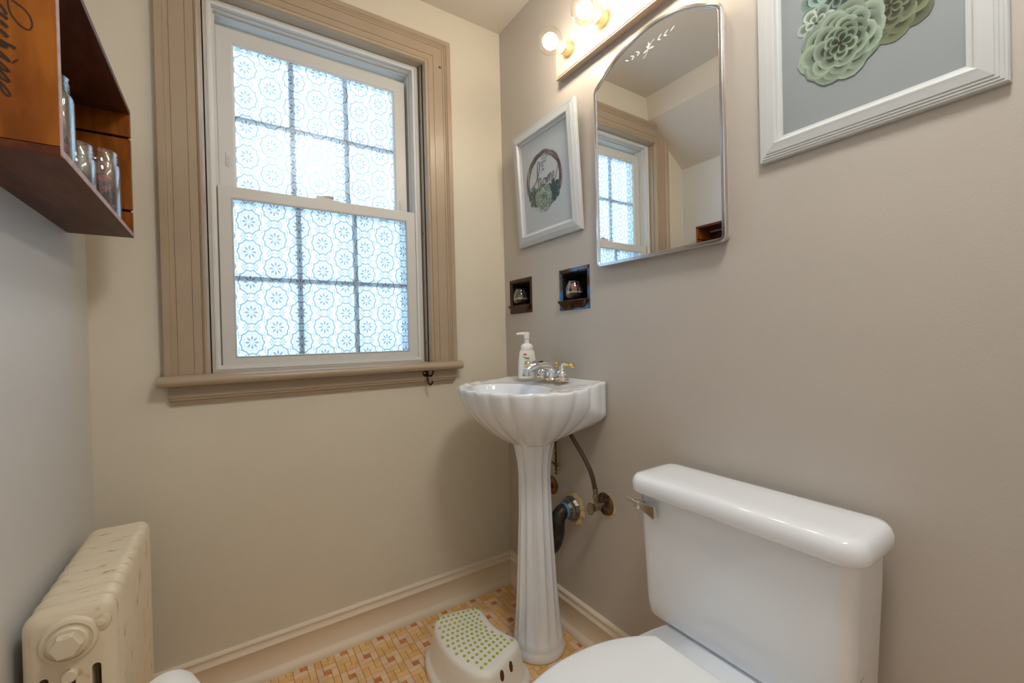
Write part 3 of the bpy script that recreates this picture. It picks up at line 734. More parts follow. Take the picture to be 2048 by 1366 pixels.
# ------------------------------------------------------------------ pedestal sink
SC = Vector((-.150, -.395, 0))
def sink():
    t = thing('pedestal_sink', 'white shell-shaped pedestal sink standing in the corner under the niches', 'sink', (SC.x, SC.y, 0))
    n = 192
    # plan outline of the rim: flat against the wall, fluted lobe towards the room
    def outline():
        pts = []; lx = -.170
        for k in range(n):
            a = 2*PI*k/n; ca, sa = math.cos(a), math.sin(a)            # 0 = towards the wall (+x)
            if ca <= 0:
                r = (abs(ca/.232)**2.15+abs(sa/.250)**2.15)**(-1/2.15)
            else:
                lo, hi = 0., .5
                for _ in range(40):
                    m_ = (lo+hi)/2; X, Y = ca*m_, abs(sa)*m_
                    if X < -lx-.002 and Y < .250*(1-.2*(X/.17)**1.6): lo = m_
                    else: hi = m_
                r = lo
            pts.append((lx+ca*r, sa*r, a))
        return pts
    OUT = outline()
    def flute(x, a):
        # 1 at ridges .. 0 in the notches; fades out at the wall
        w = max(0., min(1., (-.02-x)/.05))
        return w*(1-abs(math.cos(a*11)))**1.3
    bm = bmesh.new(); rings = []
    cx = SC.x
    prof = [(.0, 0.), (.008, -.008), (.025, -.018), (.06, -.036), (.11, -.055), (.17, -.073), (.24, -.089), (.32, -.105), (.42, -.122), (.54, -.141), (.68, -.160), (.82, -.176), (.93, -.187), (1., -.192)]
    def ring(t_, zoff, grow=0., zbase=None, fl=1.):
        out = []
        for x, y, a in OUT:
            # t_ = 0 at the rim, 1 at the neck
            back = max(0., min(1., (x+.17)/.168)); back = back*back*(3-2*back)
            tb = max(0., t_-.36*back)/(1-.36*back)
            nx, ny = cx+.074*math.cos(a), .074*math.sin(a)
            tt = t_ if back <= 0 else tb
            px, py = x+(nx-x)*tt**1.05, y+(ny-y)*tt**1.05
            f = flute(x, a)*fl*(1-.65*t_)
            dx, dy = px-cx-.0, py
            L = math.hypot(dx, dy)+1e-9
            k = 1-.0085*f/L
            zr = .915-.015*max(0, min(1, (-.03-x)/.15))
            zz = zr + zoff + .003*f*(1 if zoff == 0 else 0)
            out.append((min(-.002, cx+dx*k), SC.y+dy*k, zz))
        return out
    outer = [ring(t_, z) for t_, z in prof]
    # deck and basin: from the rim inwards
    bx, brx, bry = -.245, .118, .172
    def inner(u, z, fl=0.):
        out = []
        for x, y, a in OUT:
            aa = math.atan2(y/bry, (x-bx)/brx) if True else a
            ex, ey = bx+brx*math.cos(aa), bry*math.sin(aa)
            f = flute(x, a)*fl
            out.append((x+(ex-x)*u - (x-cx)*.02*f, SC.y+y+(ey-y)*u - y*.02*f, z))
        return out
    r0 = outer[0]
    ins = []
    ins.append([(p[0]+(cx-p[0])*.010, p[1]+(SC.y-p[1])*.010, p[2]+.0035) for p in r0])
    ins.append([(p[0]+(cx-p[0])*.035, p[1]+(SC.y-p[1])*.035, p[2]+.0030) for p in r0])
    def mix(u, dz): 
        E_ = inner(1, .900)
        return [(p[0]+(q[0]-p[0])*u, p[1]+(q[1]-p[1])*u, p[2]+(.897-p[2])*u**1.0+dz) for p, q in zip(r0, E_)]
    ins.append(mix(.35, .0015)); ins.append(mix(.7, .0)); ins.append(mix(.93, .0)); ins.append(mix(.985, .002))
    E_ = inner(1, .897); ins.append([(q[0], q[1], .8975) for q in E_])
    for s, z in ((.97, .892), (.93, .870), (.85, .845), (.70, .822), (.5, .808), (.28, .801), (.12, .799)):
        ins.append([(bx+(q[0]-bx)*s, SC.y+(q[1]-SC.y)*s, z) for q in E_])
    rings = [r for r in outer[::-1]] + ins
    mv = lambda r: [(p[0]-SC.x, p[1]-SC.y, p[2]) for p in r]
    loft(bm, [mv(r) for r in rings])
    link('basin', bm, M['porcelain'], t, angle=75)
    bm = bmesh.new(); lathe(bm, (bx-SC.x, 0, .800), (0, 0, 1), [(.020, 0), (.020, .002), (.012, .003), (.0, .002)], 24, cap1=False); link('drain', bm, M['chrome'], t)
    # fluted pedestal
    bm = bmesh.new(); m = 144
    pp = [(.0, .088, 0), (.006, .091, 0), (.022, .0905, 0), (.030, .086, 0), (.036, .0855, 0), (.046, .0850, 0), (.054, .0845, .25), (.062, .084, .65), (.072, .0825, .92), (.10, .0800, 1), (.20, .0725, 1), (.333, .066, 1), (.45, .0605, 1), (.55, .058, 1), (.60, .0575, 1), (.64, .0600, .9), (.68, .0670, .8), (.705, .0725, .6), (.722, .0745, .4), (.728, .0745, .2)]
    rings = []
    for z, r, f in pp:
        rg = []
        for k in range(m):
            a = 2*PI*k/m; c = abs(math.sin(a*7)); dip = (c**.75)*.0078*f
            rg.append(((r-dip)*math.cos(a), (r-dip)*math.sin(a), z))
        rings.append(rg)
    loft(bm, rings); link('pedestal', bm, M['porcelain'], t, angle=75)
sink()

def faucet():
    O = Vector((-.073, -.405, .9165))
    t = thing('faucet', 'chrome faucet with brass-tipped levers on the sink deck', 'faucet', O)
    bm = bmesh.new()   # base plate with brass trim beneath
    lathe(bm, (0, 0, 0), (0, 0, 1), [(.0245, 0), (.0250, .003), (.0235, .006)], 28); link('trim_ring', bm, M['brass'], t)
    bm = bmesh.new()
    lathe(bm, (0, 0, .006), (0, 0, 1), [(.0225, 0), (.0225, .006), (.020, .016), (.018, .024)], 28); link('spout_base', bm, M['chrome'], t)
    bm = bmesh.new()   # spout
    path = smooth_path([(.004, 0, .010), (.0, 0, .034), (-.022, 0, .052), (-.055, 0, .056), (-.088, 0, .050), (-.108, 0, .038)], 8)
    rings = []; n = len(path)
    for i, p in enumerate(path):
        tt = i/(n-1); d = (path[min(i+1, n-1)]-path[max(i-1, 0)]).normalized(); side = Vector((0, 1, 0)); up = side.cross(d)*-1
        w = .026-.0095*tt; hgt = .021-.0075*tt
        rings.append([p+side*w*math.cos(2*PI*k/24)+up*hgt*math.sin(2*PI*k/24) for k in range(24)])
    loft(bm, rings)
    tube(bm, [(-.106, 0, .044), (-.109, 0, .024)], [.0125, .0125], 20)
    link('spout', bm, M['chrome'], t)
    bm = bmesh.new(); lathe(bm, (-.1085, 0, .0255), (0, 0, -1), [(.0130, 0), (.0132, .006), (.011, .008)], 20); link('aerator', bm, M['chrome'], t)
    for sgn in (1, -1):
        bm = bmesh.new(); c = (0, sgn*.055, .003)
        lathe(bm, c, (0, 0, 1), [(.0240, -.003), (.0245, .0), (.0235, .003)], 24); link('handle_ring', bm, M['brass'], t)
        bm = bmesh.new(); lathe(bm, c, (0, 0, 1), [(.0205, .001), (.0210, .014), (.0205, .017), (.019, .018), (.0195, .020), (.018, .026), (.012, .032), (.0085, .036), (.009, .041), (.0075, .046), (.0, .048)], 28, cap1=False)
        link('handle_base', bm, M['chrome'], t)
        if sgn < 0: dirv = Vector((-.05, -1, .0)).normalized()      # near handle points away from the spout, along the wall
        else: dirv = Vector((-.62, .78, 0)).normalized()
        b = Vector(c)+Vector((0, 0, .034))
        bm = bmesh.new(); tube(bm, smooth_path([b, b+Vector((0, 0, .010))+dirv*.004, b+Vector((0, 0, .018))+dirv*.014]), [.0085]*8+[.008]*8+[.0075], 14)
        lv = link('lever', bm, M['chrome'], t)
        bm = bmesh.new(); e0 = b+Vector((0, 0, .018))+dirv*.014
        tube(bm, [e0, e0+dirv*.010+Vector((0, 0, .001)), e0+dirv*.030, e0+dirv*.036, e0+dirv*.041, e0+dirv*.048, e0+dirv*.051], [.0082, .0072, .0050, .0058, .0090, .0080, .003], 16)
        link('brass_tip', bm, M['brass'], lv)
    bm = bmesh.new(); tube(bm, [(.022, -.002, .012), (.022, -.002, .050)], .0022, 10); rod = link('lift_rod', bm, M['brass'], t)
    bm = bmesh.new(); lathe(bm, (.022, -.002, .048), (0, 0, 1), [(.003, 0), (.0075, .004), (.0085, .009), (.007, .014), (.003, .017)], 18); link('knob', bm, M['brass'], rod)
faucet()

def soap():
    O = Vector((-.092, -.285, .9145))
    t = thing('soap_dispenser', 'white foaming hand soap pump bottle behind the faucet', 'bottle', O)
    view = Vector((-1.02, -1.592, 0))-Vector((O.x, O.y, 0)); va = math.atan2(view.y, view.x)
    bm = bmesh.new()
    rings = []
    for z, a, b in ((0, .031, .022), (.003, .034, .025), (.012, .035, .0255), (.045, .0345, .025), (.080, .031, .023), (.100, .0275, .0215), (.1035, .0255, .0205), (.105, .023, .020)):
        rings.append([(a*math.cos(2*PI*k/40), b*math.sin(2*PI*k/40), z) for k in range(40)])
    loft(bm, rings); rot = Matrix.Rotation(va+PI/2+.25, 4, 'Z'); bmesh.ops.transform(bm, matrix=rot, verts=bm.verts)
    body = link('bottle_body', bm, M['plastic'], t)
    bm = bmesh.new(); lathe(bm, (0, 0, .105), (0, 0, 1), [(.0215, 0), (.0225, .001), (.0225, .011), (.021, .017), (.016, .0225), (.0105, .025), (.0085, .0255), (.0085, .040), (.0075, .041), (.0075, .043)], 32); link('pump_collar', bm, M['plastic'], t)
    bm = bmesh.new(); lathe(bm, (0, 0, .146), (0, 0, 1), [(.0100, 0), (.0105, .001), (.0110, .020), (.0105, .024), (.006, .026)], 28)
    nz = Vector((-.90, .42, 0)).normalized()
    tube(bm, [Vector((0, 0, .166)), Vector((0, 0, .1665))+nz*.02, Vector((0, 0, .166))+nz*.038], [.0065, .0052, .0042], 14)
    link('pump_head', bm, M['plastic'], t)
    # printed front: letters follow the flat front of the bottle
    fa = va-.30; right = Vector((-math.sin(fa), math.cos(fa), 0)); outw = Vector((math.cos(fa), math.sin(fa), 0))
    up = Vector((0, 0, 1)); mw = Matrix((right, up, outw)).transposed().to_4x4()
    mw.translation = outw*.0243+right*.002+Vector((0, 0, .0735))
    text_mesh('brand_lettering', 'Dove', .0125, M['navy'], mw, body, .0012, .25)
    bm = bmesh.new(); c = outw*.0243+Vector((0, 0, .0905))
    loft(bm, [[c+right*(q[0])+up*q[1]+outw*h for q in rrect(0, 0, .0062, .0024, .002, 3)] for h in (-.003, .0015)]); link('red_badge', bm, M['red'], body)
    bm = bmesh.new(); c = outw*.0250+right*.010+Vector((0, 0, .034))
    loft(bm, [[c+right*(.006*math.cos(2*PI*k/20))+up*.006*math.sin(2*PI*k/20)+outw*h for k in range(20)] for h in (-.004, .0016)]); link('red_badge', bm, M['red'], body)
    bm = bmesh.new(); c = outw*.0250+right*.002+Vector((0, 0, .024))
    loft(bm, [[c+right*(q[0])+up*q[1]+outw*h for q in rrect(0, 0, .011, .0045, .0035, 4)] for h in (-.005, .0012)]); link('fruit_band', bm, M['peach'], body)
soap()

# ------------------------------------------------------------------ plumbing under the sink
def plumbing():
    t = thing('supply_valve', 'tarnished water shut-off valve with braided hose at the right of the pedestal', 'valve', (0, -.581, .516))
    bm = bmesh.new(); lathe(bm, (-.001, 0, 0), (-1, 0, 0), [(.036, 0), (.037, .002), (.033, .006), (.022, .009), (.012, .011)], 36); link('escutcheon', bm, M['rusty'], t)
    bm = bmesh.new()
    r2 = random.Random(4)
    lathe(bm, (-.0002, -.004, -.004), (-1, 0, 0), [(.040, 0), (.038, .0012)], 40, fn=lambda a, h: 1+.06*math.sin(a*7)+.05*math.sin(a*3+1)); link('wall_chips', bm, M['plaster'], t)
    bm = bmesh.new(); tube(bm, [(-.008, 0, 0), (-.03, 0, 0), (-.031, 0, 0), (-.058, 0, 0), (-.059, 0, 0), (-.064, 0, 0)], [.0085, .0085, .0125, .0125, .008, .008], 20)
    tube(bm, [(-.045, 0, .005), (-.045, 0, .026), (-.045, 0, .0261), (-.045, 0, .036)], [.008, .008, .0098, .0098], 6); link('valve_body', bm, M['nickel'], t)
    bm = bmesh.new(); lathe(bm, (-.066, 0, 0), (-1, 0, 0), [(.006, 0), (.0195, .001), (.0205, .004), (.0195, .007), (.005, .0075)], 24)
    for v in bm.verts: v.co.y *= .72
    link('handle', bm, M['nickel'], t)
    bm = bmesh.new(); p = smooth_path([(-.045, 0, .034), (-.045, .002, .055), (-.048, .014, .105), (-.056, .040, .155), (-.066, .070, .200), (-.075, .095, .240)], 10)
    tube(bm, p, .0072, 14); hs = mat('braided_steel_hose', (.10, .07, .055), .4, .6)
    nt = hs.node_tree; wv = nt.nodes.new('ShaderNodeTexChecker'); wv.inputs['Scale'].default_value = 520; b = nt.nodes.new('ShaderNodeBump'); b.inputs['Strength'].default_value = .6; b.inputs['Distance'].default_value = .001
    nt.links.new(nt.nodes.new('ShaderNodeTexCoord').outputs['Object'], wv.inputs[0]); nt.links.new(wv.outputs['Fac'], b.inputs['Height']); nt.links.new(b.outputs[0], nt.nodes['Principled BSDF'].inputs['Normal'])
    link('hose', bm, hs, t)
    bm = bmesh.new(); tube(bm, [(-.045, 0, .036), (-.045, 0, .040), (-.045, 0, .041), (-.045, 0, .054), (-.045, 0, .055), (-.0455, .001, .060)], [.009, .009, .0075, .0075, .0088, .0088], 14); link('hose_ferrule', bm, M['nickel'], t)
    # drain
    t = thing('drain_trap', 'dark iron drain pipe curving down behind the pedestal from a crumbled wall hole', 'pipe', (0, -.425, .455))
    bm = bmesh.new()
    lathe(bm, (-.0003, 0, 0), (-1, 0, 0), [(.056, 0), (.050, .004), (.044, .010), (.036, .010)], 60, fn=lambda a, h: 1+.05*math.sin(a*3+1)+.05*math.sin(a*7.0)+.04*math.sin(a*11+2)+.02*math.sin(a*23)); 
    for v in bm.verts: v.co += Vector((r2.uniform(-.0015, .001), r2.uniform(-.002, .002), r2.uniform(-.002, .002)))
    for k in range(9):
        a = -1.9+k*.16; bmesh.ops.create_icosphere(bm, subdivisions=1, radius=r2.uniform(.004, .008), matrix=Matrix.Translation((-.006, -math.cos(a)*.050, math.sin(a)*.054)))
    for v in bm.verts:
        if v.co.x > -.0002: v.co.x = -.0002
    link('plaster_collar', bm, M['plaster'], t)
    bm = bmesh.new(); lathe(bm, (-.008, 0, 0), (-1, 0, 0), [(.043, 0), (.044, .004), (.038, .014), (.038, .020), (.033, .024), (.030, .036)], 12); link('slip_nut', bm, M['zinc'], t, angle=20)
    bm = bmesh.new(); lathe(bm, (-.043, 0, 0), (-1, 0, 0), [(.029, 0), (.030, .004), (.027, .010)], 24); link('sealing_tape', bm, M['bluetape'], t)
    bm = bmesh.new(); tube(bm, smooth_path([(-.044, .0, 0), (-.060, .001, -.004), (-.074, .002, -.022), (-.076, .003, -.050), (-.078, .006, -.080), (-.088, .012, -.112), (-.110, .022, -.130)], 7), .0255, 22); link('trap_pipe', bm, M['iron'], t)
    # second escutcheon and threaded strap
    bm = bmesh.new(); lathe(bm, (0, 0, 0), (-1, 0, 0), [(.034, 0.001), (.035, .003), (.030, .007), (.014, .010), (.012, .03), (.0, .03)], 32, cap1=False)
    o = link('pipe_escutcheon', bm, mat('aged_brass_flange', (.26, .14, .055), .35, .85, vary=(60, (.12, .05, .02), .45, .6)), None); o.location = (0, -.300, .503); tag(o, 'aged brass wall flange half hidden behind the pedestal', 'pipe flange')
    t = thing('threaded_strap', 'dark metal mounting bolt with wing nut hanging below the sink beside the pedestal', 'bolt', (-.012, -.341, .555))
    bm = bmesh.new(); box(bm, -.002, .002, -.0048, .0048, 0, .125); st = link('strap', bm, M['rusty'], t, bevel=.0008)
    for z in (.010, .045, .088):
        bm = bmesh.new(); lathe(bm, (-.0018, 0, z), (-1, 0, 0), [(.0028, 0), (.0022, .0010)], 12); link('rivet', bm, M['brass'], t)
    bm = bmesh.new(); tube(bm, [(-.004, -.016, .036), (-.006, -.008, .040), (-.007, 0, .040), (-.006, .008, .040), (-.004, .016, .043)], [.0035, .003, .0055, .003, .0035], 10); link('wing_nut', bm, M['rusty'], t)
plumbing()

# ------------------------------------------------------------------ recessed ceramic soap dishes with glass bowls
def niche(N, label, cm='ceramic'):
    s0, s1, z0, z1 = N; t = thing('soap_niche', label, 'wall niche', (0, -(s0+s1)/2, z0))
    mv = Matrix.Translation(-t.location)
    bm = bmesh.new()
    fw, fb = .014, .031
    a0, a1, b0, b1 = s0+fw, s1-fw, z0+fb, z1-.018
    O = [(s0, z0), (s1, z0), (s1, z1), (s0, z1)]; I = [(a0, b0), (a1, b0), (a1, b1), (a0, b1)]; e = .004
    rings = [[mapR(s, z, -.004) for s, z in O], [mapR(s, z, .0018) for s, z in O],
             [mapR(s+(e if s == s0 else -e), z+(e if z == z0 else -e), .004) for s, z in O],
             [mapR(s+(-e if s == a0 else e), z+(-e if z == b0 else e), .003) for s, z in I],
             [mapR(s, z, -.003) for s, z in I], [mapR(s, z, -.082) for s, z in I]]
    loft(bm, rings, False, True); 
    bm.faces.ensure_lookup_table()
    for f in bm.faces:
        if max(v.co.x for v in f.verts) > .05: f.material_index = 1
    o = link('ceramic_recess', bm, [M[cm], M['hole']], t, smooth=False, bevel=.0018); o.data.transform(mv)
    bm = bmesh.new()   # projecting lip, a tapered tray
    top = [(a0-.012, .004), (a0-.012, .012), (a0-.004, .020), (a1+.004, .020), (a1+.012, .012), (a1+.012, .004)]
    bot = [(a0+.012, .004), (a0+.012, .006), (a0+.016, .009), (a1-.016, .009), (a1-.012, .006), (a1-.012, .004)]
    loft(bm, [[mapR(s, b0-.026, d) for s, d in bot], [mapR(s, b0+.000, d) for s, d in top], [mapR(s, b0+.003, d) for s, d in top]])
    o = link('lip', bm, M['ceramic'], t, smooth=False, bevel=.001); o.data.transform(mv)
    return (a0+a1)/2, b0
def bowl(s, z, d, r, label, plant):
    t = thing('glass_bowl', label, 'glass bowl', mapR(s, z+.0005, d)); 
    bm = bmesh.new()
    prof = [(r*.30, 0), (r*.55, 0), (r*.80, .006), (r*.95, .016), (r, .027), (r*.97, .037), (r*.86, .048), (r*.72, .056), (r*.66, .059), (r*.68, .061), (r*.63, .061), (r*.62, .058), (r*.82, .047), (r*.93, .037), (r*.96, .027), (r*.91, .017), (r*.77, .008), (r*.3, .004)]
    lathe(bm, (0, 0, 0), (0, 0, 1), [(a_, h_*1.13) for a_, h_ in prof], 36); link('glass_shell', bm, M['glass'], t)
    bm = bmesh.new(); lathe(bm, (0, 0, .0045), (0, 0, 1), [(r*.3, 0), (r*.70, .003), (r*.86, .010), (r*.91, .017), (r*.90, .020)], 32); link('soil', bm, M['soil'], t)
    bm = bmesh.new(); rnd = random.Random(int(s*1000))
    for k in range(90):
        a = rnd.random()*2*PI; rr = r*.86*math.sqrt(rnd.random()) if k > 45 else r*.86
        bmesh.ops.create_icosphere(bm, subdivisions=1, radius=rnd.uniform(.0026, .0040), matrix=Matrix.Translation((rr*math.cos(a), rr*math.sin(a), +.0275+rnd.uniform(-.0015, .0020))))
    o = link('pebbles', bm, M['pebble'], t); o['kind'] = 'stuff'
    bm = bmesh.new()
    def leaf(base, tip, w):
        b, e = Vector(base), Vector(tip); mid = (b+e)/2+Vector((0, 0, .002))
        tube(bm, [b, b.lerp(mid, .6), mid, mid.lerp(e, .6), e], [w*.5, w*.9, w, w*.7, w*.12], 8)
    if plant == 'red':
        for k in range(13):
            a = 2*PI*k/13*2.4; sp = .004+.012*(k/13); leaf((0, 0, .026), (1.15*sp*math.cos(a), 1.15*sp*math.sin(a), .062-.010*(k/13)), .0060)
        link('succulent', bm, M['plant_red'], t)
    else:
        for k in range(12):
            a = 2.4*k; sp = .005+.008*(k/12); leaf((.3*sp*math.cos(a), .3*sp*math.sin(a), .026), (sp*math.cos(a), sp*math.sin(a), .046-.006*(k/12)), .0060)
        link('succulent', bm, M['plant_green'], t)
a, b = niche(N1, 'dark brown glazed recessed niche nearest the corner'); bowl(.094, b+.0035, -.018, .031, 'clear glass bowl with a green plant in the niche nearest the corner', 'green')
a, b = niche(N2, 'dark glazed recessed niche below the mirror, with blue window reflection painted into its glaze', 'ceramic_reflection'); bowl(.430, b+.0035, -.018, .031, 'clear glass bowl with a pink plant in the niche below the mirror', 'red')

# ------------------------------------------------------------------ framed prints
FRAME = [(0, .0), (0, .010), (.002, .0125), (.005, .0125), (.006, .014), (.010, .014), (.011, .0155), (.015, .0155), (.016, .017), (.028, .0185), (.034, .0195), (.037, .0185), (.040, .012), (.043, .0095), (.0475, .0085), (.0475, .004), (.03, .0)]
def lerp3(a, b, t): return tuple(a[i]+(b[i]-a[i])*t for i in range(3))
class Print:
    """flat printed illustration made of thin coloured patches on the sheet"""
    def __init__(s, mp, d): s.bm = bmesh.new(); s.lay = s.bm.loops.layers.color.new('print'); s.mp = mp; s.d = d; s.k = 0
    def poly(s, pts, cc, ce, cpos=None):
        s.k += 1; d = s.d+s.k*.0000035
        c = cpos or (sum(p[0] for p in pts)/len(pts), sum(p[1] for p in pts)/len(pts))
        cv = s.bm.verts.new(s.mp(c[0], c[1], d)); vs = [s.bm.verts.new(s.mp(p[0], p[1], d)) for p in pts]
        for i in range(len(vs)):
            f = s.bm.faces.new((cv, vs[i], vs[(i+1) % len(vs)]))
            for l in f.loops: l[s.lay] = (cc if l.vert is cv else ce)+(1,)
    def petal(s, cx, cy, ang, r0, r1, w, dark, mid, light, tip=.5, sx=1.):
        def P(u, v):
            x = math.cos(ang)*u-math.sin(ang)*v; y = math.sin(ang)*u+math.cos(ang)*v; return (cx+x*sx, cy+y)
        def shape(k0, ww, rr):
            pts = []; n = 14
            for i in range(n+1):
                u = i/n; pts.append((u, ww*max(0, math.sin(PI*min(1, (.04+.96*u)**1.7)))**.50))
            up = [P(r0+(rr-r0)*u, v) for u, v in pts]; dn = [P(r0+(rr-r0)*u, -v) for u, v in pts[::-1][1:-1]]; return up+dn
        s.poly(shape(0, w, r1), light, light)
        s.poly(shape(0, w*.90, r0+(r1-r0)*.965), mid, light, P(r0+(r1-r0)*.70, 0))
        s.poly(shape(0, w*.62, r0+(r1-r0)*.80), dark, mid, P(r0+(r1-r0)*.30, 0))
    def rosette(s, cx, cy, R, pal, seed, sx=1., layers=6, n0=9, rot=0, wide=1.):
        rnd = random.Random(seed)
        for L in range(layers):
            f = 1-L/layers; r1 = R*(.16+.84*f); n = max(4, int(n0-L*.8)); 
            for k in range(n):
                a = rot+2*PI*(k+(L*.5))/n+rnd.uniform(-.09, .09)
                j = rnd.uniform(.82, 1.12)
                d, m, l = [tuple(min(1, c*j) for c in q) for q in pal]
                s.petal(cx, cy, a, r1*.12, r1*rnd.uniform(.93, 1.05), r1*.36*wide*(1.15 if L > 2 else 1), d, m, l, sx=sx)
        s.poly([(cx+R*.05*sx*math.cos(i), cy+R*.05*math.sin(i)) for i in range(6)], (.12, .05, .04), (.22, .12, .08))
    def done(s, name, parent, inv=None):
        o = link(name, s.bm, M['print'], parent, smooth=False); 
        if inv: o.data.transform(inv)
        return o
def picture(name, label, s0, s1, z0, z1, d0):
    t = thing(name, label, 'picture', mapR((s0+s1)/2, z0, d0)); inv = Matrix.Translation(-t.location)
    bm = bmesh.new(); rect_frame(bm, s0, s1, z0, z1, [(o, h+d0) for o, h in FRAME], mapR); fr = link('frame', bm, M['frame'], t, smooth=False); fr.data.transform(inv)
    bm = bmesh.new(); o = .030
    loft(bm, [[mapR(s, z, d) for s, z in ((s0+o, z0+o), (s1-o, z0+o), (s1-o, z1-o), (s0+o, z1-o))] for d in (d0+.001, d0+.0055)])
    pp = link('print_sheet', bm, M['paper'] if s0 > 1 else M['paper2'], t, smooth=False); pp.data.transform(inv)
    return t, pp, inv, d0+.0057
def big_picture():
    t, pp, inv, d = picture('framed_print', 'large white framed succulent print above the toilet tank', 1.093, 1.464, 1.442, 1.882, .001)
    P = Print(mapR, d)
    green = ((.075, .13, .055), (.20, .28, .16), (.52, .58, .52)); blue = ((.10, .14, .10), (.24, .33, .28), (.50, .60, .57)); olive = ((.065, .065, .035), (.22, .24, .14), (.42, .45, .34)); pale = ((.22, .27, .20), (.45, .52, .46), (.66, .70, .66))
    P.rosette(1.240, 1.725, .066, blue, 5, layers=4, n0=9, wide=.85)
    P.rosette(1.292, 1.775, .070, pale, 8, layers=5, n0=9)
    P.rosette(1.205, 1.690, .034, pale, 12, layers=2, n0=6)
    P.rosette(1.352, 1.665, .046, olive, 21, layers=3, n0=8, wide=.9)
    P.rosette(1.322, 1.650, .068, olive, 3, layers=6, n0=9, wide=.95)
    P.rosette(1.335, 1.710, .040, green, 31, layers=4, n0=7)
    P.rosette(1.246, 1.626, .076, green, 2, layers=7, n0=10, wide=.95)
    P.done('succulent_artwork', pp, inv)
big_picture()
def small_picture():
    t, pp, inv, d = picture('framed_print', 'small white framed wreath print reading home, hung near the corner', .138, .511, 1.430, 1.870, .001)
    rnd = random.Random(11)
    C = (.318, 1.655); 
    bm = bmesh.new(); k = 0
    for i in range(74):
        a0 = rnd.uniform(0, 2*PI); ln = rnd.uniform(.6, 2.2); r0 = .0975+rnd.uniform(-.007, .007); r1 = r0+rnd.uniform(-.007, .007); ph = rnd.uniform(0, 6)
        pts = [(C[0]+(r0+(r1-r0)*q/18+.002*math.sin(ph+q*.5))*math.cos(a0+ln*q/18), C[1]+(r0+(r1-r0)*q/18+.002*math.sin(ph+q*.5))*1.0*math.sin(a0+ln*q/18)) for q in range(19)]
        k += 1; flat_ribbon(bm, pts, rnd.uniform(.0006, .0020), mapR, d+.00001*k)
    o = link('twig_wreath', bm, M['twig'], pp, smooth=False); o.data.transform(inv)
    P = Print(mapR, d+.0006)
    pal = ((.09, .13, .11), (.22, .30, .27), (.42, .50, .46)); dk = ((.05, .08, .075), (.13, .19, .18), (.26, .34, .32))
    P.rosette(.258, 1.605, .040, pal, 4, layers=3, n0=8, wide=.8)
    P.rosette(.372, 1.602, .040, dk, 6, layers=3, n0=8, wide=.75)
    P.rosette(.312, 1.590, .052, ((.16, .22, .15), (.34, .43, .37), (.58, .64, .58)), 9, layers=6, n0=9)
    P.done('succulent_artwork', pp, inv)
    # handwritten word
    bm = bmesh.new(); dd = d+.0012
    def st(pts, w): 
        q = smooth_path([(a, b, 0) for a, b in pts], 8); flat_ribbon(bm, [(p.x, p.y) for p in q], w, mapR, dd)
    # h
    st([(.236, 1.640), (.262, 1.652), (.282, 1.672), (.298, 1.704), (.300, 1.722), (.292, 1.726), (.285, 1.712), (.283, 1.680), (.286, 1.650), (.289, 1.622), (.294, 1.616), (.298, 1.626), (.297, 1.650)], .0028)
    st([(.286, 1.655), (.293, 1.664), (.300, 1.664), (.302, 1.652), (.302, 1.640), (.306, 1.635), (.312, 1.640)], .0030)
    # o
    st([(.322, 1.660), (.315, 1.654), (.313, 1.642), (.318, 1.634), (.326, 1.638), (.329, 1.650), (.323, 1.660), (.330, 1.656), (.336, 1.656)], .0030)
    # m
    st([(.336, 1.660), (.337, 1.648), (.338, 1.636)], .0030)
    st([(.338, 1.640), (.343, 1.660), (.349, 1.663), (.350, 1.650), (.350, 1.638)], .0030)
    st([(.350, 1.642), (.355, 1.662), (.361, 1.666), (.363, 1.652), (.363, 1.638), (.367, 1.635), (.372, 1.644)], .0030)
    # e with a long tail
    st([(.370, 1.648), (.378, 1.655), (.380, 1.664), (.375, 1.668), (.371, 1.658), (.372, 1.644), (.379, 1.639), (.388, 1.646), (.396, 1.662), (.404, 1.682), (.410, 1.697)], .0022)
    o = link('home_lettering', bm, M['ink'], pp, smooth=False); o.data.transform(inv)
    for tx, s, z in (('it is so', .3115, 1.7300), ('good', .3095, 1.7165), ('to', .3105, 1.7030), ('be', .3120, 1.6895)):
        mw = Matrix(((0, 0, -1, 0), (-1, 0, 0, 0), (0, 1, 0, 0), (0, 0, 0, 1))); mw.translation = mapR(s, z, dd)
        text_mesh('small_lettering', tx, .0135, M['greyink'], inv @ mw, pp, .0002, align='LEFT', space=1.05)
    # hung on a wire: top leans out from the wall
    t.rotation_euler = (0, -math.atan2(.024, .44), 0)
    t.location.x -= .001
small_picture()

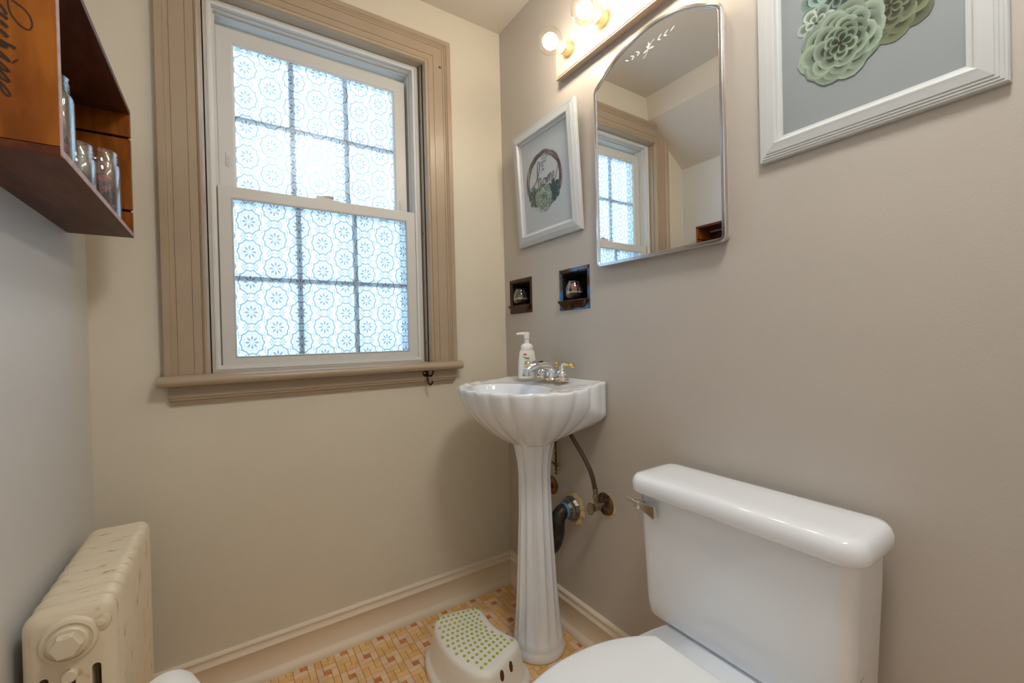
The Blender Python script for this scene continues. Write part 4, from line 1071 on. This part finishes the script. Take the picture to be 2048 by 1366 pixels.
# ------------------------------------------------------------------ mirror cabinet
def cabinet_mirror():
    sc0, hw, z0, zs, zp = .806, .214, 1.284, 1.846, 1.926
    t = thing('mirror_cabinet', 'arched mirror with etched sprig in a thin steel rim on the right wall', 'mirror', (0, -sc0, z0))
    inv = Matrix.Translation(-t.location)
    def outline(o):
        # o = inset
        h = hw-o; base = z0+o
        pts = []
        r = .018-min(o, .012)
        def rnd(cx, cy, a0, a1, n=6, rr=r): return [(cx+rr*math.cos(a0+(a1-a0)*k/n), cy+rr*math.sin(a0+(a1-a0)*k/n)) for k in range(n+1)]
        pts += rnd(-h+r, base+r, PI, 1.5*PI)
        pts += rnd(h-r, base+r, 1.5*PI, 2*PI)
        # shoulders
        top = [(h, zs-o*.6-.010), (h-.004, zs-o*.6+.002), (h-.014, zs-o*.6+.010), (.150, zp-o-.0385), (.115, zp-o-.0215), (.085, zp-o-.0125), (.055, zp-o-.0060), (.028, zp-o-.0018), (0, zp-o)]
        pts += top + [(-a, b) for a, b in top[::-1][1:]]
        return pts
    def ring(o, d): return [mapR(sc0+a, b, d) for a, b in outline(o)]
    bm = bmesh.new(); loft(bm, [ring(.006, .0005), ring(.004, .010), ring(.004, .0165)], True, True); o = link('cabinet_body', bm, mat('painted_cabinet_side', (.60, .52, .42), .5), t, smooth=False); o.data.transform(inv)
    bm = bmesh.new(); loft(bm, [ring(0, .0165), ring(0, .026), ring(.002, .0285), ring(.0085, .0285), ring(.011, .0255), ring(.011, .0235)], False, False); o = link('steel_rim', bm, M['steel'], t, angle=50); o.data.transform(inv)
    bm = bmesh.new(); f = sheet(bm, ring(.0105, .0240)); mr = link('mirror_glass', bm, M['mirror'], t, smooth=False); mr.data.transform(inv)
    # etched sprig
    bm = bmesh.new(); D = .0243
    def leafp(s, z, ang, L, w):
        n = 8; pts = []
        for k in range(n+1):
            u = k/n; pts.append((u*L, w*math.sin(PI*u)))
        allp = pts+[(a, -b) for a, b in pts[::-1][1:-1]]
        sheet(bm, [mapR(sc0+s+a*math.cos(ang)-b*math.sin(ang), z+a*math.sin(ang)+b*math.cos(ang), D) for a, b in allp])
    zc = 1.868
    for sg in (1, -1):
        f = (lambda a: a) if sg > 0 else (lambda a: PI-a)
        for i, (s, dz) in enumerate(((.030, .000), (.050, -.001), (.070, -.003))):
            leafp(sg*s, zc+dz, f(.55), .017, .0014)
            if i < 2: leafp(sg*s, zc+dz, f(-.45), .012, .0018)
        leafp(0, zc-.008, f(-.15), .019, .0022)
        flat_ribbon(bm, [(sc0+sg*(0+.020*k/8), zc-.008+(.016*sg)*k/8+.004*math.sin(k/8*PI)*sg) for k in range(9)], .0011, mapR, D)
    for a, L in ((PI/2, .020), (PI/2+.5, .014), (PI/2-.35, .016)): leafp(0, zc-.008, a, L, .0018)
    o = link('etched_sprig', bm, M['etched'], mr, smooth=False); o.data.transform(inv)
cabinet_mirror()

# ------------------------------------------------------------------ vanity light bar with round bulbs
def vanity():
    s0, s1, z0, z1 = .411, 1.205, 1.970, 2.092
    t = thing('vanity_light', 'beige painted light bar with a row of bare round bulbs above the mirror', 'wall light', (0, -(s0+s1)/2, z0))
    inv = Matrix.Translation(-t.location)
    bm = bmesh.new()
    rect_frame(bm, s0, s1, z0, z1, [(.004, 0), (.004, .020), (.0, .022), (.0, .026), (.0015, .0285), (.005, .0290), (.0058, .0262), (.0072, .0262), (.008, .029)], mapR)
    sheet(bm, [mapR(a, b, .029) for a, b in ((s0+.008, z0+.008), (s1-.008, z0+.008), (s1-.008, z1-.008), (s0+.008, z1-.008))])
    bmesh.ops.remove_doubles(bm, verts=bm.verts, dist=.00001)
    o = link('back_plate', bm, mat('beige_light_bar_paint', (.46, .37, .285), .4, vary=(14, (.42, .33, .25), .4, .7)), t, smooth=False); o.data.transform(inv)
    bulbs = []
    for i in range(4):
        s = .484+i*.1625+.0; z = 2.038
        e = empty('socket_position') if False else None
        bm = bmesh.new(); c = mapR(s, z, .029)-t.location
        lathe(bm, c, (-1, 0, 0), [(.0215, 0), (.0215, .030), (.0205, .033), (.0165, .033), (.0160, .020)], 32); so = link('socket', bm, M['brass_old'], t)
        bm = bmesh.new(); lathe(bm, c+Vector((-.030, 0, 0)), (-1, 0, 0), [(.0150, 0), (.0150, .004), (.0125, .006)], 28); link('socket_liner', bm, mat('cream_socket_liner', (.80, .74, .60), .5), so)
        bm = bmesh.new(); b = c+Vector((-.033, 0, 0)); prof = [(.0130, 0), (.0135, .006), (.0150, .012)]
        R0 = .041; ctr = .049
        for k in range(19):
            a = math.radians(158)-math.radians(158)*k/18
            prof.append((max(.0004, R0*math.sin(a)), ctr-R0*math.cos(PI-a) if False else ctr-R0*math.cos(PI-a)*-1*-1))
        prof = [(.0130, 0), (.0135, .006)]+[(max(.0004, R0*math.sin(math.radians(160*(1-k/18)))), ctr+R0*-math.cos(math.radians(160*(1-k/18)))*-1) for k in range(19)]
        lathe(bm, b, (-1, 0, 0), prof, 36, cap0=False)
        bu = link('bulb', bm, M['bulbglass'], t)
        bm = bmesh.new(); bmesh.ops.create_uvsphere(bm, u_segments=20, v_segments=12, radius=.024, matrix=Matrix.Translation(b+Vector((-.047, 0, 0)))); link('filament', bm, M['bulbcore'], bu)
    bm = bmesh.new(); lathe(bm, mapR(.565, 2.030, .029)-t.location, (-1, 0, 0), [(.0035, 0), (.003, .0010)], 12); link('screw', bm, mat('beige_screw_cap', (.55, .44, .32), .5), t)
vanity()

# ------------------------------------------------------------------ toilet
def toilet():
    cy = -1.097; t = thing('toilet', 'white two-piece toilet with the lid closed against the right wall', 'toilet', (-.30, cy, 0))
    O = Vector((-.30, cy, 0))
    def L(p): return (p[0]-O.x, p[1]-O.y, p[2])
    # tank body
    bm = bmesh.new(); rings = []
    for z, xf, hy, r in ((.372, -.150, .200, .02), (.376, -.162, .208, .025), (.392, -.173, .214, .03), (.42, -.176, .217, .032), (.60, -.178, .226, .032), (.692, -.178, .229, .032)):
        xb = -.018; rings.append([L((p[0], p[1], z)) for p in rrect((xf+xb)/2, cy+.010, (xb-xf)/2, hy-.004, r, 7)])
    loft(bm, rings); link('tank', bm, M['porcelain'], t, angle=60)
    # tank lid
    bm = bmesh.new(); rings = []
    for z, g in ((.686, -.008), (.682, -.003), (.684, .0), (.688, .002), (.706, .0015), (.716, -.003), (.7225, -.010), (.7245, -.022), (.7248, -.05)):
        rings.append([L((p[0], p[1], z)) for p in rrect(-.111, cy+.008, .0865+g, .240+g, max(.012, .038+g), 8)])
    loft(bm, rings); link('tank_lid', bm, M['porcelain'], t, angle=60)
    bm = bmesh.new(); flat_ribbon(bm, [(-.1205, .4675), (-.1317, .4655), (-.1450, .4630)], .0016, lambda a, b, d: Vector(L((a, -1.3028-d, b))), .0004)
    link('maker_mark', bm, M['greyink'], t, smooth=False)
    # flush lever: bow-tie plate
    fx = -.178; yc = -.880; zc = .6535
    lv = bmesh.new()
    def P(y, z, d): return L((fx-d, y, z))
    loft(lv, [[P(yc+.002+q[0], zc+q[1], h) for q in rrect(0, 0, .0085, .0085, .003, 3)] for h in (.0, .016)])
    front = [(yc+.030, zc+.013), (yc+.030, zc+.004), (yc+.006, zc-.006), (yc-.006, zc-.006), (yc-.050, zc-.021), (yc-.053, zc-.019), (yc-.053, zc+.008), (yc-.050, zc+.011), (yc-.008, zc+.008), (yc+.004, zc+.008)]
    loft(lv, [[P(a, b, .013) for a, b in front], [P(a, b, .021) for a, b in front]])
    link('flush_lever', lv, M['chrome'], t, smooth=False, bevel=.0014)
    bm = bmesh.new(); loft(bm, [[P(yc+q[0], zc+q[1], h) for q in rrect(0, 0, .0075, .0095, .002, 3)] for h in (.020, .0235)]); link('lever_boss', bm, M['chrome'], t, bevel=.001)
    # bowl
    bm = bmesh.new(); rings = []
    def egg(z, xb, xf, hw, k=1.0, n=48):
        cxm = xb+(xf-xb)*.42; out = []
        for i in range(n):
            a = 2*PI*i/n; c, s = math.cos(a), math.sin(a); rx = (xb-cxm) if c > 0 else (cxm-xf); ex = 2.8 if c > 0 else 2.05
            r = (abs(c)**ex+abs(s)**ex)**(-1/ex); out.append(L((cxm+c*r*rx, cy+s*r*hw, z)))
        return out
    for z, xb, xf, hw in ((0, -.10, -.52, .10), (.02, -.10, -.52, .102), (.10, -.12, -.50, .092), (.19, -.11, -.54, .105), (.28, -.09, -.63, .145), (.345, -.06, -.685, .172), (.372, -.05, -.695, .178), (.378, -.052, -.69, .174)):
        rings.append(egg(z, xb, xf, hw))
    loft(bm, rings); link('bowl', bm, M['porcelain'], t, angle=60)
    # deck that carries the tank
    bm = bmesh.new(); rings = []
    for z, g in ((.30, -.02), (.345, -.004), (.362, .0), (.3695, -.003), (.3715, -.010)):
        rings.append([L((p[0], p[1], z)) for p in rrect(-.155, cy-.0, .125+g, .158+g, .028, 6)])
    loft(bm, rings); link('deck', bm, M['porcelain'], t, angle=60)
    # seat ring and closed lid, straight at the hinge
    def seat(z, g, n=80):
        xb, xf, hw = -.250+g, -.700-g, .190+g; cxm = -.455; out = []
        for i in range(n):
            a = 2*PI*i/n; c, s = math.cos(a), math.sin(a)
            if c > 0: rx, ex = (-.250+.060-cxm), 2.1
            else: rx, ex = cxm+.700, 2.15
            r = (abs(c)**ex+abs(s)**ex)**(-1/ex); x = cxm+c*r*(rx+g); y = s*r*hw
            out.append(L((min(x, xb), cy+y, z)))
        return out
    bm = bmesh.new(); loft(bm, [seat(z, g) for z, g in ((.379, -.010), (.380, -.004), (.390, -.003), (.3925, -.006))]); link('seat', bm, M['seat'], t, angle=50)
    bm = bmesh.new(); loft(bm, [seat(z, g) for z, g in ((.3935, -.004), (.394, 0), (.402, .0005), (.4055, -.002), (.4075, -.008), (.4095, -.03), (.4105, -.07))]); link('seat_lid', bm, M['seat'], t, angle=50)
    for sg in (-1, 1):
        bm = bmesh.new(); loft(bm, [[L((-.235+q[0], cy+sg*.075+q[1], z)) for q in rrect(0, 0, .012*k, .018*k, .008, 4)] for z, k in ((.3712, 1), (.377, 1), (.3788, .8))]); link('hinge', bm, M['seat'], t)
toilet()

# ------------------------------------------------------------------ unseen ceiling lamp, added to fill the room from above
def added_fill_lamp():
    t = thing('added_fill_lamp', 'added round opal glass fill lamp on the ceiling, out of the frame', 'added fill light', (-.52, -1.52, H))
    bm = bmesh.new(); lathe(bm, (0, 0, 0), (0, 0, -1), [(.17, 0), (.175, .012), (.165, .022)], 40); link('ceiling_plate', bm, M['brass'], t)
    bm = bmesh.new(); lathe(bm, (0, 0, -.022), (0, 0, -1), [(.16, 0), (.158, .03), (.14, .06), (.10, .085), (.05, .098), (.003, .102)], 40); link('opal_shade', bm, M['dome'], t)
added_fill_lamp()
